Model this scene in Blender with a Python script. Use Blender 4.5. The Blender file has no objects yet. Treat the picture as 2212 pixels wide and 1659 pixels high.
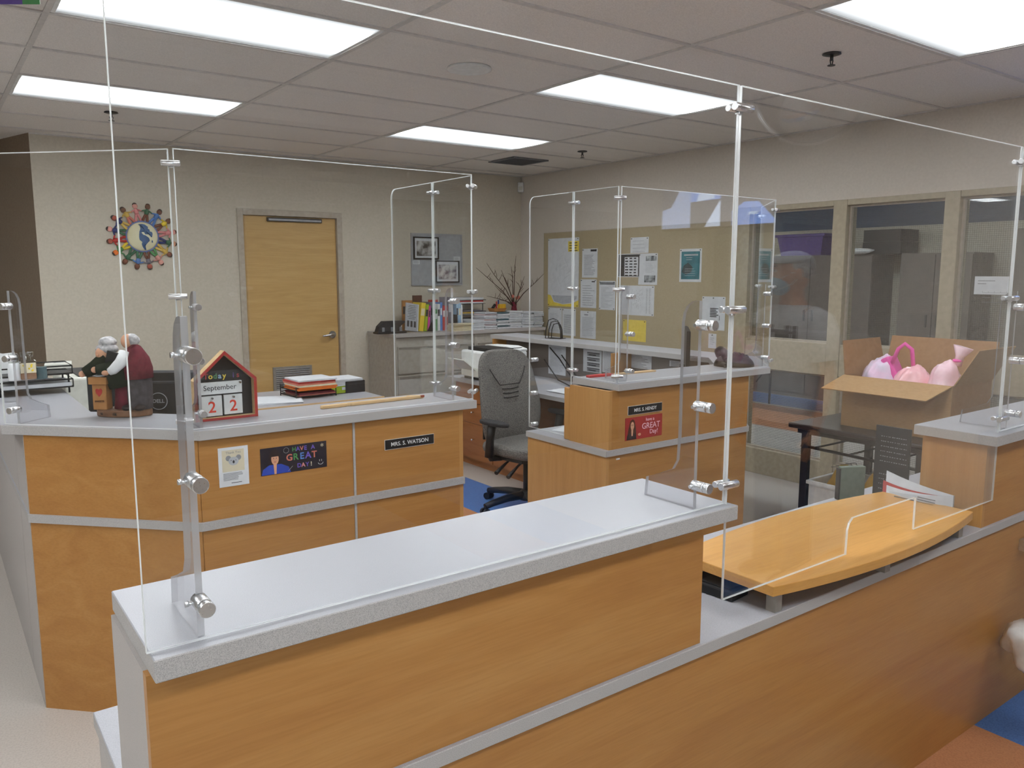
import bpy, bmesh, math, random
from mathutils import Vector, Matrix, noise
R = math.radians
rnd = random.Random(7)
S = bpy.context.scene
COL = S.collection

# ------------------------------------------------------------------ camera, world, exposure
CAM = Vector((-0.497, -3.211, 1.60)); YAW = R(53.60); PITCH = R(7.87); FPX = 1724.5
PW, PH = 2212, 1659
FWD = Vector((math.cos(PITCH)*math.cos(YAW), math.cos(PITCH)*math.sin(YAW), -math.sin(PITCH)))
RGT = FWD.cross(Vector((0, 0, 1))).normalized(); UPV = RGT.cross(FWD)
cd = bpy.data.cameras.new('camera'); cd.sensor_width = 36; cd.lens = 36*FPX/PW
cd.clip_start = 0.02; cd.clip_end = 60
cam = bpy.data.objects.new('camera', cd); COL.objects.link(cam)
cam.matrix_world = Matrix.Translation(CAM) @ Matrix((RGT, UPV, -FWD)).transposed().to_4x4()
S.camera = cam
w = bpy.data.worlds.new('world'); S.world = w; w.use_nodes = True
w.node_tree.nodes['Background'].inputs[0].default_value = (.80, .90, 1.0, 1)
w.node_tree.nodes['Background'].inputs[1].default_value = 4.0
S.view_settings.view_transform = 'Standard'; S.view_settings.look = 'None'
S.view_settings.gamma = 1; S.view_settings.use_curve_mapping = False
S.view_settings.exposure = 0.58
LAMP = 13.0            # radiance of the ceiling troffers
S.cycles.transparent_max_bounces = 40
S.cycles.max_bounces = 6; S.cycles.diffuse_bounces = 4; S.cycles.glossy_bounces = 3; S.cycles.transmission_bounces = 4
S.cycles.adaptive_threshold = 0.1; S.cycles.caustics_reflective = False; S.cycles.caustics_refractive = False
S.cycles.sample_clamp_indirect = 4.0

# ------------------------------------------------------------------ pixel -> place
def ray(x, y): return FWD + (x-PW/2)/FPX*RGT - (y-PH/2)/FPX*UPV
def atZ(x, y, z): d = ray(x, y); return CAM + d*((z-CAM.z)/d.z)
def atX(x, y, X): d = ray(x, y); return CAM + d*((X-CAM.x)/d.x)
def atY(x, y, Y): d = ray(x, y); return CAM + d*((Y-CAM.y)/d.y)

# ------------------------------------------------------------------ mesh builder
class MB:
    def __init__(s): s.v = []; s.f = []; s.m = []; s.s = []
    def add(s, vs, fs, mi=0, sm=False):
        b = len(s.v); s.v += [tuple(v) for v in vs]
        for f in fs: s.f.append([b+i for i in f]); s.m.append(mi); s.s.append(sm)
        return s
    def box(s, x0, x1, y0, y1, z0, z1, mi=0):
        v = [(x, y, z) for z in (z0, z1) for y in (y0, y1) for x in (x0, x1)]
        return s.add(v, [(0, 2, 3, 1), (4, 5, 7, 6), (0, 1, 5, 4), (2, 6, 7, 3), (0, 4, 6, 2), (1, 3, 7, 5)], mi)
    def obox(s, c, size, M=None, mi=0):
        M = M or Matrix.Identity(3); hx, hy, hz = [q/2 for q in size]; c = Vector(c)
        v = [c + M @ Vector((x, y, z)) for z in (-hz, hz) for y in (-hy, hy) for x in (-hx, hx)]
        return s.add(v, [(0, 2, 3, 1), (4, 5, 7, 6), (0, 1, 5, 4), (2, 6, 7, 3), (0, 4, 6, 2), (1, 3, 7, 5)], mi)
    def bar(s, p0, p1, wd, th, mi=0):
        p0, p1 = Vector(p0), Vector(p1); d = (p1-p0); L = d.length; d.normalize()
        a = Vector((0, 0, 1)) if abs(d.z) < .95 else Vector((1, 0, 0))
        sx = d.cross(a).normalized(); up = sx.cross(d)
        return s.obox((p0+p1)/2, (L, wd, th), Matrix((d, sx, up)).transposed(), mi)
    def cyl(s, p0, p1, r0, r1=None, n=16, mi=0, cmi=None, sm=True):
        p0, p1 = Vector(p0), Vector(p1); r1 = r0 if r1 is None else r1
        d = (p1-p0).normalized(); a = Vector((0, 0, 1)) if abs(d.z) < .9 else Vector((1, 0, 0))
        u = d.cross(a).normalized(); q = d.cross(u)
        v = []
        for p, r in ((p0, r0), (p1, r1)):
            for k in range(n): t = 2*math.pi*k/n; v.append(p + u*math.cos(t)*r + q*math.sin(t)*r)
        s.add(v, [(k, (k+1) % n, n+(k+1) % n, n+k) for k in range(n)], mi, sm)
        c = mi if cmi is None else cmi
        s.add(v[:n], [list(range(n))[::-1]], c); s.add(v[n:], [list(range(n))], c)
        return s
    def tube(s, pts, r, n=8, mi=0, closed=False):
        pts = [Vector(p) for p in pts]; N = len(pts)
        rs = r if isinstance(r, (list, tuple)) else [r]*N
        prev = None; v = []
        for i, p in enumerate(pts):
            a, b = (pts[i-1], pts[(i+1) % N]) if closed else (pts[max(i-1, 0)], pts[min(i+1, N-1)])
            d = (b-a).normalized()
            if prev is None:
                h = Vector((0, 0, 1)) if abs(d.z) < .9 else Vector((1, 0, 0)); u = d.cross(h).normalized()
            else: u = (prev - d*prev.dot(d)).normalized()
            prev = u; q = d.cross(u)
            for k in range(n): t = 2*math.pi*k/n; v.append(p + (u*math.cos(t)+q*math.sin(t))*rs[i])
        fs = []
        for i in range(N if closed else N-1):
            j = (i+1) % N
            for k in range(n): fs.append((i*n+k, i*n+(k+1) % n, j*n+(k+1) % n, j*n+k))
        s.add(v, fs, mi, True)
        if not closed:
            s.add(v[:n], [list(range(n))[::-1]], mi); s.add(v[-n:], [list(range(n))], mi)
        return s
    def lathe(s, prof, n=24, mi=0, c=(0, 0), sm=True):
        v = []
        for r, z in prof:
            for k in range(n): t = 2*math.pi*k/n; v.append((c[0]+r*math.cos(t), c[1]+r*math.sin(t), z))
        P = len(prof)
        s.add(v, [(i*n+k, i*n+(k+1) % n, (i+1)*n+(k+1) % n, (i+1)*n+k) for i in range(P-1) for k in range(n)], mi, sm)
        if prof[0][0] > 1e-4: s.add(v[:n], [list(range(n))[::-1]], mi)
        if prof[-1][0] > 1e-4: s.add(v[-n:], [list(range(n))], mi)
        return s
    def prism(s, poly, z0, z1, mi=0, smi=None):
        n = len(poly); v = [(x, y, z0) for x, y in poly] + [(x, y, z1) for x, y in poly]
        s.add(v, [list(range(n))[::-1], list(range(n, 2*n))], mi)
        return s.add(v, [(k, (k+1) % n, n+(k+1) % n, n+k) for k in range(n)], mi if smi is None else smi)
    def slab(s, poly, y0, y1, mi=0, smi=None):        # outline in x,z given thickness along y
        n = len(poly); v = [(x, y0, z) for x, z in poly] + [(x, y1, z) for x, z in poly]
        s.add(v, [list(range(n)), list(range(n, 2*n))[::-1]], mi)
        return s.add(v, [(k, n+k, n+(k+1) % n, (k+1) % n) for k in range(n)], mi if smi is None else smi)
    def ball(s, c, r, nu=14, nv=9, mi=0, M=None, fn=None):
        rx, ry, rz = (r, r, r) if not isinstance(r, (tuple, list)) else r
        v = []
        for i in range(nv+1):
            ph = -math.pi/2 + math.pi*i/nv
            for k in range(nu):
                t = 2*math.pi*k/nu; p = Vector((rx*math.cos(ph)*math.cos(t), ry*math.cos(ph)*math.sin(t), rz*math.sin(ph)))
                if fn: p = fn(p)
                if M: p = M @ p
                v.append(p+Vector(c))
        return s.add(v, [(i*nu+k, i*nu+(k+1) % nu, (i+1)*nu+(k+1) % nu, (i+1)*nu+k) for i in range(nv) for k in range(nu)], mi, True)
    def loft(s, rings, n=20, mi=0):
        v = []
        for cx_, cy_, z, rx, ry in rings:
            for k in range(n): t = 2*math.pi*k/n; v.append((cx_+rx*math.cos(t), cy_+ry*math.sin(t), z))
        s.add(v, [(i*n+k, i*n+(k+1) % n, (i+1)*n+(k+1) % n, (i+1)*n+k) for i in range(len(rings)-1) for k in range(n)], mi, True)
        s.add(v[:n], [list(range(n))[::-1]], mi); s.add(v[-n:], [list(range(n))], mi); return s
    def quad(s, a, b, c, d, mi=0): return s.add([a, b, c, d], [(0, 1, 2, 3)], mi)
    def mesh(s, name, mats):
        me = bpy.data.meshes.new(name); me.from_pydata(s.v, [], s.f)
        for m in mats: me.materials.append(M_(m))
        for i, p in enumerate(me.polygons): p.material_index = min(s.m[i], len(mats)-1); p.use_smooth = s.s[i]
        bm = bmesh.new(); bm.from_mesh(me); bmesh.ops.remove_doubles(bm, verts=bm.verts, dist=1e-6)
        bmesh.ops.recalc_face_normals(bm, faces=bm.faces); bm.to_mesh(me); bm.free()
        return me
    def build(s, name, mats, parent=None, loc=(0, 0, 0), rz=0, bevel=0, sub=0, segs=2):
        if isinstance(mats, str): mats = [mats]
        o = bpy.data.objects.new(name, s.mesh(name, mats)); COL.objects.link(o)
        o.location = loc; o.rotation_euler = (0, 0, rz)
        if parent is not None: o.parent = parent
        if bevel:
            b = o.modifiers.new('bevel', 'BEVEL'); b.width = bevel; b.segments = segs; b.limit_method = 'ANGLE'; b.angle_limit = R(40)
            if segs > 1: b.harden_normals = False
        if sub: sd = o.modifiers.new('sub', 'SUBSURF'); sd.levels = sub; sd.render_levels = sub
        return o

def thing(name, label, cat, loc=(0, 0, 0), rz=0, group=None, kind=None):
    o = bpy.data.objects.new(name, None); COL.objects.link(o); o.empty_display_size = .1
    o.location = loc; o.rotation_euler = (0, 0, rz)
    return tag(o, label, cat, group, kind)
def tag(o, label=None, cat=None, group=None, kind=None):
    if label: o['label'] = label
    if cat: o['category'] = cat
    if group: o['group'] = group
    if kind: o['kind'] = kind
    return o
def dup(o, parent, loc=None, rot=None):
    c = o.copy(); COL.objects.link(c); c.parent = parent
    if loc is not None: c.location = loc
    if rot is not None: c.rotation_euler = rot
    return c
def text_obj(name, body, size, mat, parent, loc, rot=(R(90), 0, 0), align='CENTER', ext=.0004, off=0.0, shear=0, sx=1):
    cu = bpy.data.curves.new(name, 'FONT'); cu.body = body; cu.size = size; cu.align_x = align; cu.align_y = 'CENTER'
    cu.extrude = ext; cu.offset = off*size; cu.shear = shear; cu.resolution_u = 3
    t = bpy.data.objects.new('tmp', cu); COL.objects.link(t)
    dg = bpy.context.evaluated_depsgraph_get(); me = bpy.data.meshes.new_from_object(t.evaluated_get(dg))
    bpy.data.objects.remove(t); bpy.data.curves.remove(cu)
    me.materials.clear(); me.materials.append(M_(mat))
    o = bpy.data.objects.new(name, me); COL.objects.link(o); o.parent = parent; o.location = loc; o.rotation_euler = rot
    o.scale = (sx, 1, 1)
    return o

# ------------------------------------------------------------------ materials
def lin(c): return tuple(((v/255)/12.92 if v/255 <= .04045 else ((v/255+.055)/1.055)**2.4) for v in c)
_M = {}; _D = {}
def M_(n):
    if n not in _M: _M[n] = _D[n](n)
    return _M[n]
def base(n):
    m = bpy.data.materials.new(n); m.use_nodes = True; nt = m.node_tree
    return m, nt, nt.nodes['Principled BSDF'], nt.nodes.new, nt.links.new
def coords(nt, scale=(1, 1, 1)):
    tc = nt.nodes.new('ShaderNodeTexCoord'); mp = nt.nodes.new('ShaderNodeMapping')
    mp.inputs['Scale'].default_value = scale; nt.links.new(tc.outputs['Object'], mp.inputs[0]); return mp.outputs[0]
def noisy(c0, c1, scale=(1, 1, 1), ns=8, rough=.6, detail=4, spec=.3, lo=.35, hi=.65, bump=0, metal=0, bs=None, sheen=0):
    def f(n):
        m, nt, p, N, L = base(n)
        co = coords(nt, scale); t = N('ShaderNodeTexNoise'); t.inputs['Scale'].default_value = ns; t.inputs['Detail'].default_value = detail
        L(co, t.inputs['Vector'])
        r = N('ShaderNodeValToRGB'); r.color_ramp.elements[0].position = lo; r.color_ramp.elements[1].position = hi
        r.color_ramp.elements[0].color = (*lin(c0), 1); r.color_ramp.elements[1].color = (*lin(c1), 1)
        L(t.outputs['Fac'], r.inputs[0]); L(r.outputs[0], p.inputs['Base Color'])
        p.inputs['Roughness'].default_value = rough; p.inputs['Specular IOR Level'].default_value = spec; p.inputs['Metallic'].default_value = metal
        if sheen: p.inputs['Sheen Weight'].default_value = sheen
        if bump:
            b = N('ShaderNodeBump'); b.inputs['Strength'].default_value = bump; b.inputs['Distance'].default_value = .002
            t2 = t
            if bs:
                t2 = N('ShaderNodeTexNoise'); t2.inputs['Scale'].default_value = bs; L(co, t2.inputs['Vector'])
            L(t2.outputs['Fac'], b.inputs['Height']); L(b.outputs[0], p.inputs['Normal'])
        return m
    return f
def plain(c, rough=.5, spec=.4, metal=0):
    d = tuple(max(0, v-7) for v in c); e = tuple(min(255, v+5) for v in c)
    return noisy(d, e, ns=30, rough=rough, spec=spec, metal=metal)
def wood(c0, c1, c2, axis='x', rough=.38, sc=1.0):
    def f(n):
        m, nt, p, N, L = base(n)
        st = {'x': (.55, 3.2, 5.5), 'z': (5.5, 5.5, .45)}[axis]
        co = coords(nt, tuple(q*sc for q in st))
        t = N('ShaderNodeTexNoise'); t.inputs['Scale'].default_value = 2.2; t.inputs['Detail'].default_value = 6; t.inputs['Roughness'].default_value = .55
        t.inputs['Distortion'].default_value = 1.1; L(co, t.inputs['Vector'])
        r = N('ShaderNodeValToRGB'); e = r.color_ramp.elements; e[0].position = .3; e[1].position = .72
        e[0].color = (*lin(c0), 1); e[1].color = (*lin(c2), 1); k = e.new(.5); k.color = (*lin(c1), 1)
        L(t.outputs['Fac'], r.inputs[0])
        co2 = coords(nt, tuple(q*sc*(1.6 if i != {'x': 0, 'z': 2}[axis] else .8) for i, q in enumerate(st)))
        w2 = N('ShaderNodeTexNoise'); w2.inputs['Scale'].default_value = 22; w2.inputs['Detail'].default_value = 3; L(co2, w2.inputs['Vector'])
        r2 = N('ShaderNodeValToRGB'); r2.color_ramp.elements[0].position = .3; r2.color_ramp.elements[1].position = .6
        r2.color_ramp.elements[0].color = (.86, .83, .78, 1); r2.color_ramp.elements[1].color = (1, 1, 1, 1); L(w2.outputs['Fac'], r2.inputs[0])
        mx = N('ShaderNodeMix'); mx.data_type = 'RGBA'; mx.blend_type = 'MULTIPLY'; mx.inputs['Factor'].default_value = .6
        L(r.outputs[0], mx.inputs['A']); L(r2.outputs[0], mx.inputs['B']); L(mx.outputs['Result'], p.inputs['Base Color'])
        p.inputs['Roughness'].default_value = rough; p.inputs['Specular IOR Level'].default_value = .35
        return m
    return f
def speckle(c0, c1, rough=.4, ns=420, spec=.35):
    def f(n):
        m, nt, p, N, L = base(n); co = coords(nt)
        t = N('ShaderNodeTexNoise'); t.inputs['Scale'].default_value = ns; t.inputs['Detail'].default_value = 2; L(co, t.inputs['Vector'])
        r = N('ShaderNodeValToRGB'); r.color_ramp.elements[0].position = .36; r.color_ramp.elements[1].position = .56
        r.color_ramp.elements[0].color = (*lin(c0), 1); r.color_ramp.elements[1].color = (*lin(c1), 1)
        L(t.outputs['Fac'], r.inputs[0]); L(r.outputs[0], p.inputs['Base Color'])
        p.inputs['Roughness'].default_value = rough; p.inputs['Specular IOR Level'].default_value = spec; return m
    return f
def clear(tint, k0=.036, rough=0.0):
    def f(n):
        m, nt, p, N, L = base(n); nt.nodes.remove(p)
        tr = N('ShaderNodeBsdfTransparent'); tr.inputs[0].default_value = (*tint, 1)
        gl = N('ShaderNodeBsdfGlossy'); gl.inputs['Roughness'].default_value = rough; gl.inputs[0].default_value = (1, 1, 1, 1)
        lw = N('ShaderNodeLayerWeight'); lw.inputs['Blend'].default_value = .5
        pw = N('ShaderNodeMath'); pw.operation = 'POWER'; pw.inputs[1].default_value = 4; L(lw.outputs['Facing'], pw.inputs[0])
        ma = N('ShaderNodeMath'); ma.operation = 'MULTIPLY_ADD'; ma.inputs[1].default_value = 1-k0; ma.inputs[2].default_value = k0; L(pw.outputs[0], ma.inputs[0])
        mx = N('ShaderNodeMixShader'); L(ma.outputs[0], mx.inputs[0]); L(tr.outputs[0], mx.inputs[1]); L(gl.outputs[0], mx.inputs[2])
        L(mx.outputs[0], nt.nodes['Material Output'].inputs[0]); return m
    return f
def edgeglow(n):           # polished acrylic edge: pale colour stands in for the light the sheet carries
    m, nt, p, N, L = base(n); nt.nodes.remove(p)
    df = N('ShaderNodeBsdfDiffuse'); df.inputs[0].default_value = (.92, .94, .93, 1)
    ts = N('ShaderNodeBsdfTranslucent'); ts.inputs[0].default_value = (.95, .97, .96, 1)
    a = N('ShaderNodeMixShader'); a.inputs[0].default_value = .5; L(df.outputs[0], a.inputs[1]); L(ts.outputs[0], a.inputs[2])
    gl = N('ShaderNodeBsdfGlossy'); gl.inputs['Roughness'].default_value = .15
    b = N('ShaderNodeMixShader'); b.inputs[0].default_value = .15; L(a.outputs[0], b.inputs[1]); L(gl.outputs[0], b.inputs[2])
    L(b.outputs[0], nt.nodes['Material Output'].inputs[0]); return m
def finedge(n):
    m, nt, p, N, L = base(n); nt.nodes.remove(p)
    tr = N('ShaderNodeBsdfTransparent'); tr.inputs[0].default_value = (.74, .73, .74, 1)
    gl = N('ShaderNodeBsdfGlossy'); gl.inputs['Roughness'].default_value = .12; gl.inputs[0].default_value = (.9, .9, .92, 1)
    df = N('ShaderNodeBsdfDiffuse'); df.inputs[0].default_value = (.72, .71, .73, 1)
    a = N('ShaderNodeMixShader'); a.inputs[0].default_value = .55; L(tr.outputs[0], a.inputs[1]); L(df.outputs[0], a.inputs[2])
    b = N('ShaderNodeMixShader'); b.inputs[0].default_value = .15; L(a.outputs[0], b.inputs[1]); L(gl.outputs[0], b.inputs[2])
    L(b.outputs[0], nt.nodes['Material Output'].inputs[0]); return m
def wired(n):              # wired safety glass: thin square wire grid inside a clear pane
    m, nt, p, N, L = base(n); nt.nodes.remove(p)
    tc = N('ShaderNodeTexCoord'); sp = N('ShaderNodeSeparateXYZ'); L(tc.outputs['Object'], sp.inputs[0])
    ms = []
    for ax in ('Y', 'Z'):
        a = N('ShaderNodeMath'); a.operation = 'PINGPONG'; a.inputs[1].default_value = .0065; L(sp.outputs[ax], a.inputs[0])
        b = N('ShaderNodeMath'); b.operation = 'LESS_THAN'; b.inputs[1].default_value = .00045; L(a.outputs[0], b.inputs[0]); ms.append(b)
    mm = N('ShaderNodeMath'); mm.operation = 'MAXIMUM'; L(ms[0].outputs[0], mm.inputs[0]); L(ms[1].outputs[0], mm.inputs[1])
    tr = N('ShaderNodeBsdfTransparent'); tr.inputs[0].default_value = (.90, .92, .91, 1)
    gl = N('ShaderNodeBsdfGlossy'); gl.inputs['Roughness'].default_value = 0
    df = N('ShaderNodeBsdfDiffuse'); df.inputs[0].default_value = (.08, .08, .075, 1)
    lw = N('ShaderNodeLayerWeight'); lw.inputs['Blend'].default_value = .5
    pw = N('ShaderNodeMath'); pw.operation = 'POWER'; pw.inputs[1].default_value = 4; L(lw.outputs['Facing'], pw.inputs[0])
    ma = N('ShaderNodeMath'); ma.operation = 'MULTIPLY_ADD'; ma.inputs[1].default_value = .95; ma.inputs[2].default_value = .05; L(pw.outputs[0], ma.inputs[0])
    a = N('ShaderNodeMixShader'); L(ma.outputs[0], a.inputs[0]); L(tr.outputs[0], a.inputs[1]); L(gl.outputs[0], a.inputs[2])
    b = N('ShaderNodeMixShader'); L(mm.outputs[0], b.inputs[0]); L(a.outputs[0], b.inputs[1]); L(df.outputs[0], b.inputs[2])
    L(b.outputs[0], nt.nodes['Material Output'].inputs[0]); return m
def glow(c, s):
    def f(n):
        m, nt, p, N, L = base(n); nt.nodes.remove(p); e = N('ShaderNodeEmission'); e.inputs[0].default_value = (*lin(c), 1); e.inputs[1].default_value = s
        L(e.outputs[0], nt.nodes['Material Output'].inputs[0]); return m
    return f
def lamp_lens(n):          # prismatic lens over two tubes: brighter over the tubes, weaker at the long edges
    m, nt, p, N, L = base(n); nt.nodes.remove(p)
    tc = N('ShaderNodeTexCoord'); sp = N('ShaderNodeSeparateXYZ'); L(tc.outputs['Object'], sp.inputs[0])
    ab = N('ShaderNodeMath'); ab.operation = 'ABSOLUTE'; L(sp.outputs['Y'], ab.inputs[0])
    dv = N('ShaderNodeMath'); dv.operation = 'DIVIDE'; dv.inputs[1].default_value = .285; L(ab.outputs[0], dv.inputs[0])
    cr = N('ShaderNodeValToRGB'); cr.color_ramp.interpolation = 'EASE'; el = cr.color_ramp.elements
    el[0].position = .42; el[0].color = (1, 1, 1, 1); el[1].position = 1.0; el[1].color = (.030, .030, .030, 1); k_ = el.new(.70); k_.color = (.075, .075, .075, 1)
    L(dv.outputs[0], cr.inputs[0]); mr = N('ShaderNodeMath'); mr.operation = 'MULTIPLY'; mr.inputs[1].default_value = LAMP; L(cr.outputs[0], mr.inputs[0])
    e = N('ShaderNodeEmission'); e.inputs[0].default_value = (.93, .97, 1.0, 1); L(mr.outputs[0], e.inputs[1])
    L(e.outputs[0], nt.nodes['Material Output'].inputs[0]); return m
def brushed(n):
    m, nt, p, N, L = base(n); p.inputs['Metallic'].default_value = 1; p.inputs['Base Color'].default_value = (.78, .78, .79, 1)
    co = coords(nt); t = N('ShaderNodeTexNoise'); t.inputs['Scale'].default_value = 300; L(co, t.inputs['Vector'])
    mr = N('ShaderNodeMapRange'); mr.inputs['To Min'].default_value = .22; mr.inputs['To Max'].default_value = .38; L(t.outputs['Fac'], mr.inputs['Value']); L(mr.outputs[0], p.inputs['Roughness'])
    return m
def weave(n):
    m, nt, p, N, L = base(n); co = coords(nt)
    t = N('ShaderNodeTexVoronoi'); t.inputs['Scale'].default_value = 260; L(co, t.inputs['Vector'])
    r = N('ShaderNodeValToRGB'); r.color_ramp.elements[0].position = .1; r.color_ramp.elements[1].position = .7
    r.color_ramp.elements[0].color = (*lin((146, 142, 136)), 1); r.color_ramp.elements[1].color = (*lin((88, 86, 84)), 1)
    L(t.outputs['Distance'], r.inputs[0]); L(r.outputs[0], p.inputs['Base Color']); p.inputs['Roughness'].default_value = .9; p.inputs['Specular IOR Level'].default_value = .1
    b = N('ShaderNodeBump'); b.inputs['Strength'].default_value = .4; b.inputs['Distance'].default_value = .002; L(t.outputs['Distance'], b.inputs['Height']); L(b.outputs[0], p.inputs['Normal'])
    return m
_D.update(
    wall=noisy((196, 187, 171), (203, 194, 178), ns=60, rough=.85, spec=.15, bump=.15, bs=300),
    wallr=noisy((204, 195, 184), (210, 201, 190), ns=60, rough=.85, spec=.15, bump=.15, bs=300),
    hallpaint=noisy((136, 118, 100), (144, 126, 107), ns=60, rough=.85, spec=.15),  # wall paint darkened: the hallway's shade is put into the colour
    tack=noisy((166, 151, 122), (180, 165, 136), ns=220, rough=.95, spec=.05, detail=2),
    ceil=noisy((222, 217, 212), (236, 231, 226), ns=160, rough=.95, spec=.05, bump=.2, bs=500),
    grid=plain((206, 202, 198), .5), frame=plain((172, 160, 137), .45), doorframe=plain((178, 167, 152), .45),
    floor=speckle((178, 170, 162), (190, 182, 174), .35, 150), blue=speckle((70, 108, 168), (84, 124, 184), .38, 160), orange=speckle((178, 122, 86), (190, 134, 96), .38, 160),
    yellowfloor=speckle((178, 160, 104), (196, 178, 120), .38, 70),
    lam=speckle((154, 154, 159), (171, 171, 176), .32, 900), lamedge=speckle((150, 147, 145), (182, 178, 175), .5, 850), lamside=speckle((166, 160, 156), (178, 172, 168), .45, 700),
    maple=wood((166, 115, 62), (174, 124, 68), (181, 133, 77)), maplev=wood((178, 130, 76), (186, 138, 83), (193, 147, 92), 'z'),
    mapled=wood((158, 98, 52), (170, 110, 62), (178, 120, 70)), birch=wood((190, 152, 94), (198, 161, 102), (205, 170, 112), 'x', .4, 1.0),
    stick=wood((206, 170, 122), (218, 184, 138), (228, 198, 154), 'x', .6, 4), honey=wood((194, 142, 74), (203, 152, 84), (210, 162, 95), 'x', .28),
    acr=clear((.975, .98, .98)), edge=edgeglow, fin=clear((.93, .93, .94), .05), finedge=finedge, pane=clear((.9, .92, .92), .05), wired=wired, bottle=clear((.9, .92, .9), .06, .05),
    lens=lamp_lens, metal=brushed, chrome=plain((200, 200, 200), .12, .5, 1), mirror=plain((225, 225, 228), .03, .5, 1),
    black=plain((22, 22, 24), .45), blackgloss=plain((16, 16, 18), .38, .3), blackm=plain((34, 34, 37), .7), dark=plain((52, 50, 50), .6), tabletop=plain((48, 38, 36), .35), gunmetal=plain((64, 62, 62), .4, .5, .6),
    white=plain((226, 227, 226), .4), offwhite=plain((214, 214, 204), .45), cream=plain((226, 214, 182), .6), paper=noisy((206, 208, 212), (216, 218, 221), ns=20, rough=.85, spec=.1), ink=plain((58, 58, 62), .8, .1), inkgrey=plain((140, 142, 146), .8, .1), inkfaint=plain((176, 178, 184), .8, .1),
    putty=plain((170, 164, 155), .45), puttyd=plain((138, 132, 124), .45), grey=plain((120, 122, 126), .6), lgrey=plain((168, 170, 174), .6), privacy=noisy((112, 104, 98), (122, 114, 107), ns=300, rough=.9, spec=.05),
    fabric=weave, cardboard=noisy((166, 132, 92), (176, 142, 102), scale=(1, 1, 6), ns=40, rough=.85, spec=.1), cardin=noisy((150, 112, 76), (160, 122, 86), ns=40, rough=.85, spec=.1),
    pinkbag=noisy((236, 170, 178), (246, 196, 200), ns=12, rough=.25, spec=.5, bump=.3, bs=30), lilacbag=noisy((214, 206, 224), (236, 200, 226), ns=14, rough=.3, spec=.5), magenta=plain((226, 84, 168), .5), palepink=noisy((240, 190, 204), (248, 214, 222), ns=12, rough=.25, spec=.5),
    red=plain((190, 44, 40), .5), redp=plain((176, 52, 50), .55), numred=plain((222, 66, 44), .6), yellow=plain((236, 206, 60), .6), ypaper=plain((232, 206, 88), .8, .1), ochre=plain((214, 168, 40), .7), green=plain((78, 140, 84), .6), lime=plain((164, 190, 40), .5), orangep=plain((232, 120, 40), .6), salmon=plain((206, 120, 104), .7), teal=noisy((22, 96, 108), (44, 128, 140), ns=9, rough=.4), tealdk=plain((24, 52, 60), .5),
    navy=plain((40, 52, 110), .6), royal=plain((42, 70, 168), .7), bluep=plain((86, 130, 196), .6), lblue=plain((150, 186, 216), .6), purple=plain((92, 70, 140), .5), violet=plain((110, 92, 190), .6), bookgrey=plain((120, 116, 128), .6), greyg=noisy((104, 114, 102), (114, 124, 112), ns=60, rough=.7),
    skin=plain((214, 160, 128), .6), skind=plain((120, 78, 58), .6), skinpk=plain((224, 160, 148), .6), hair=plain((46, 34, 34), .5), hairg=noisy((150, 148, 150), (214, 212, 212), ns=60, rough=.8, bump=.6), hairbr=plain((84, 48, 34), .5), coat=noisy((30, 36, 28), (46, 52, 40), ns=50, rough=.9, spec=.05), maroon=noisy((96, 36, 48), (116, 46, 58), ns=60, rough=.85, spec=.1), trouser=noisy((70, 66, 70), (88, 84, 88), ns=60, rough=.9, spec=.05), cloth=noisy((222, 222, 222), (236, 236, 236), ns=20, rough=.9, spec=.05), brownb=wood((112, 78, 54), (130, 92, 66), (144, 104, 76), 'x', .5, 6), tan=plain((176, 122, 70), .55),
    locker=noisy((104, 94, 88), (114, 104, 97), ns=10, rough=.5), bluewall=plain((62, 82, 108), .7), block=plain((196, 188, 170), .7), twig=noisy((70, 52, 46), (96, 72, 62), ns=40, rough=.9, spec=.1),
    globeC=noisy((214, 206, 166), (232, 226, 192), ns=7, rough=.3), globeB=plain((62, 98, 142), .45), ring=plain((92, 108, 160), .45), brownp=plain((120, 70, 52), .6), rust=plain((170, 84, 66), .6), vest=plain((60, 110, 80), .6), mustard=plain((222, 186, 92), .6), pinkp=plain((220, 140, 140), .6), maskb=plain((160, 200, 222), .8), jean=plain((60, 70, 96), .9), soap=plain((236, 238, 240), .3), potp=plain((176, 128, 96), .6), sage=plain((74, 98, 104), .6),
    banner=plain((36, 32, 42), .5), banred=noisy((150, 40, 40), (186, 66, 60), ns=3, rough=.5), screenp=glow((96, 92, 104), 1.3), slidepale=glow((178, 202, 250), 2.4), slideblue=glow((120, 168, 255), 2.6), slidewhite=glow((205, 225, 255), 3.4), slidedark=glow((84, 78, 96), 1.0), koala=noisy((196, 188, 166), (214, 204, 178), ns=8, rough=.8), art=noisy((60, 58, 56), (200, 198, 194), ns=11, rough=.6, detail=6, lo=.4, hi=.6), art2=noisy((110, 104, 116), (214, 212, 208), ns=14, rough=.6, detail=6, lo=.38, hi=.58), photo=noisy((40, 48, 56), (190, 194, 196), ns=14, rough=.6, lo=.42, hi=.62), gridpaper=plain((190, 192, 196), .8), pinkgrey=plain((206, 188, 190), .8))

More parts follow.
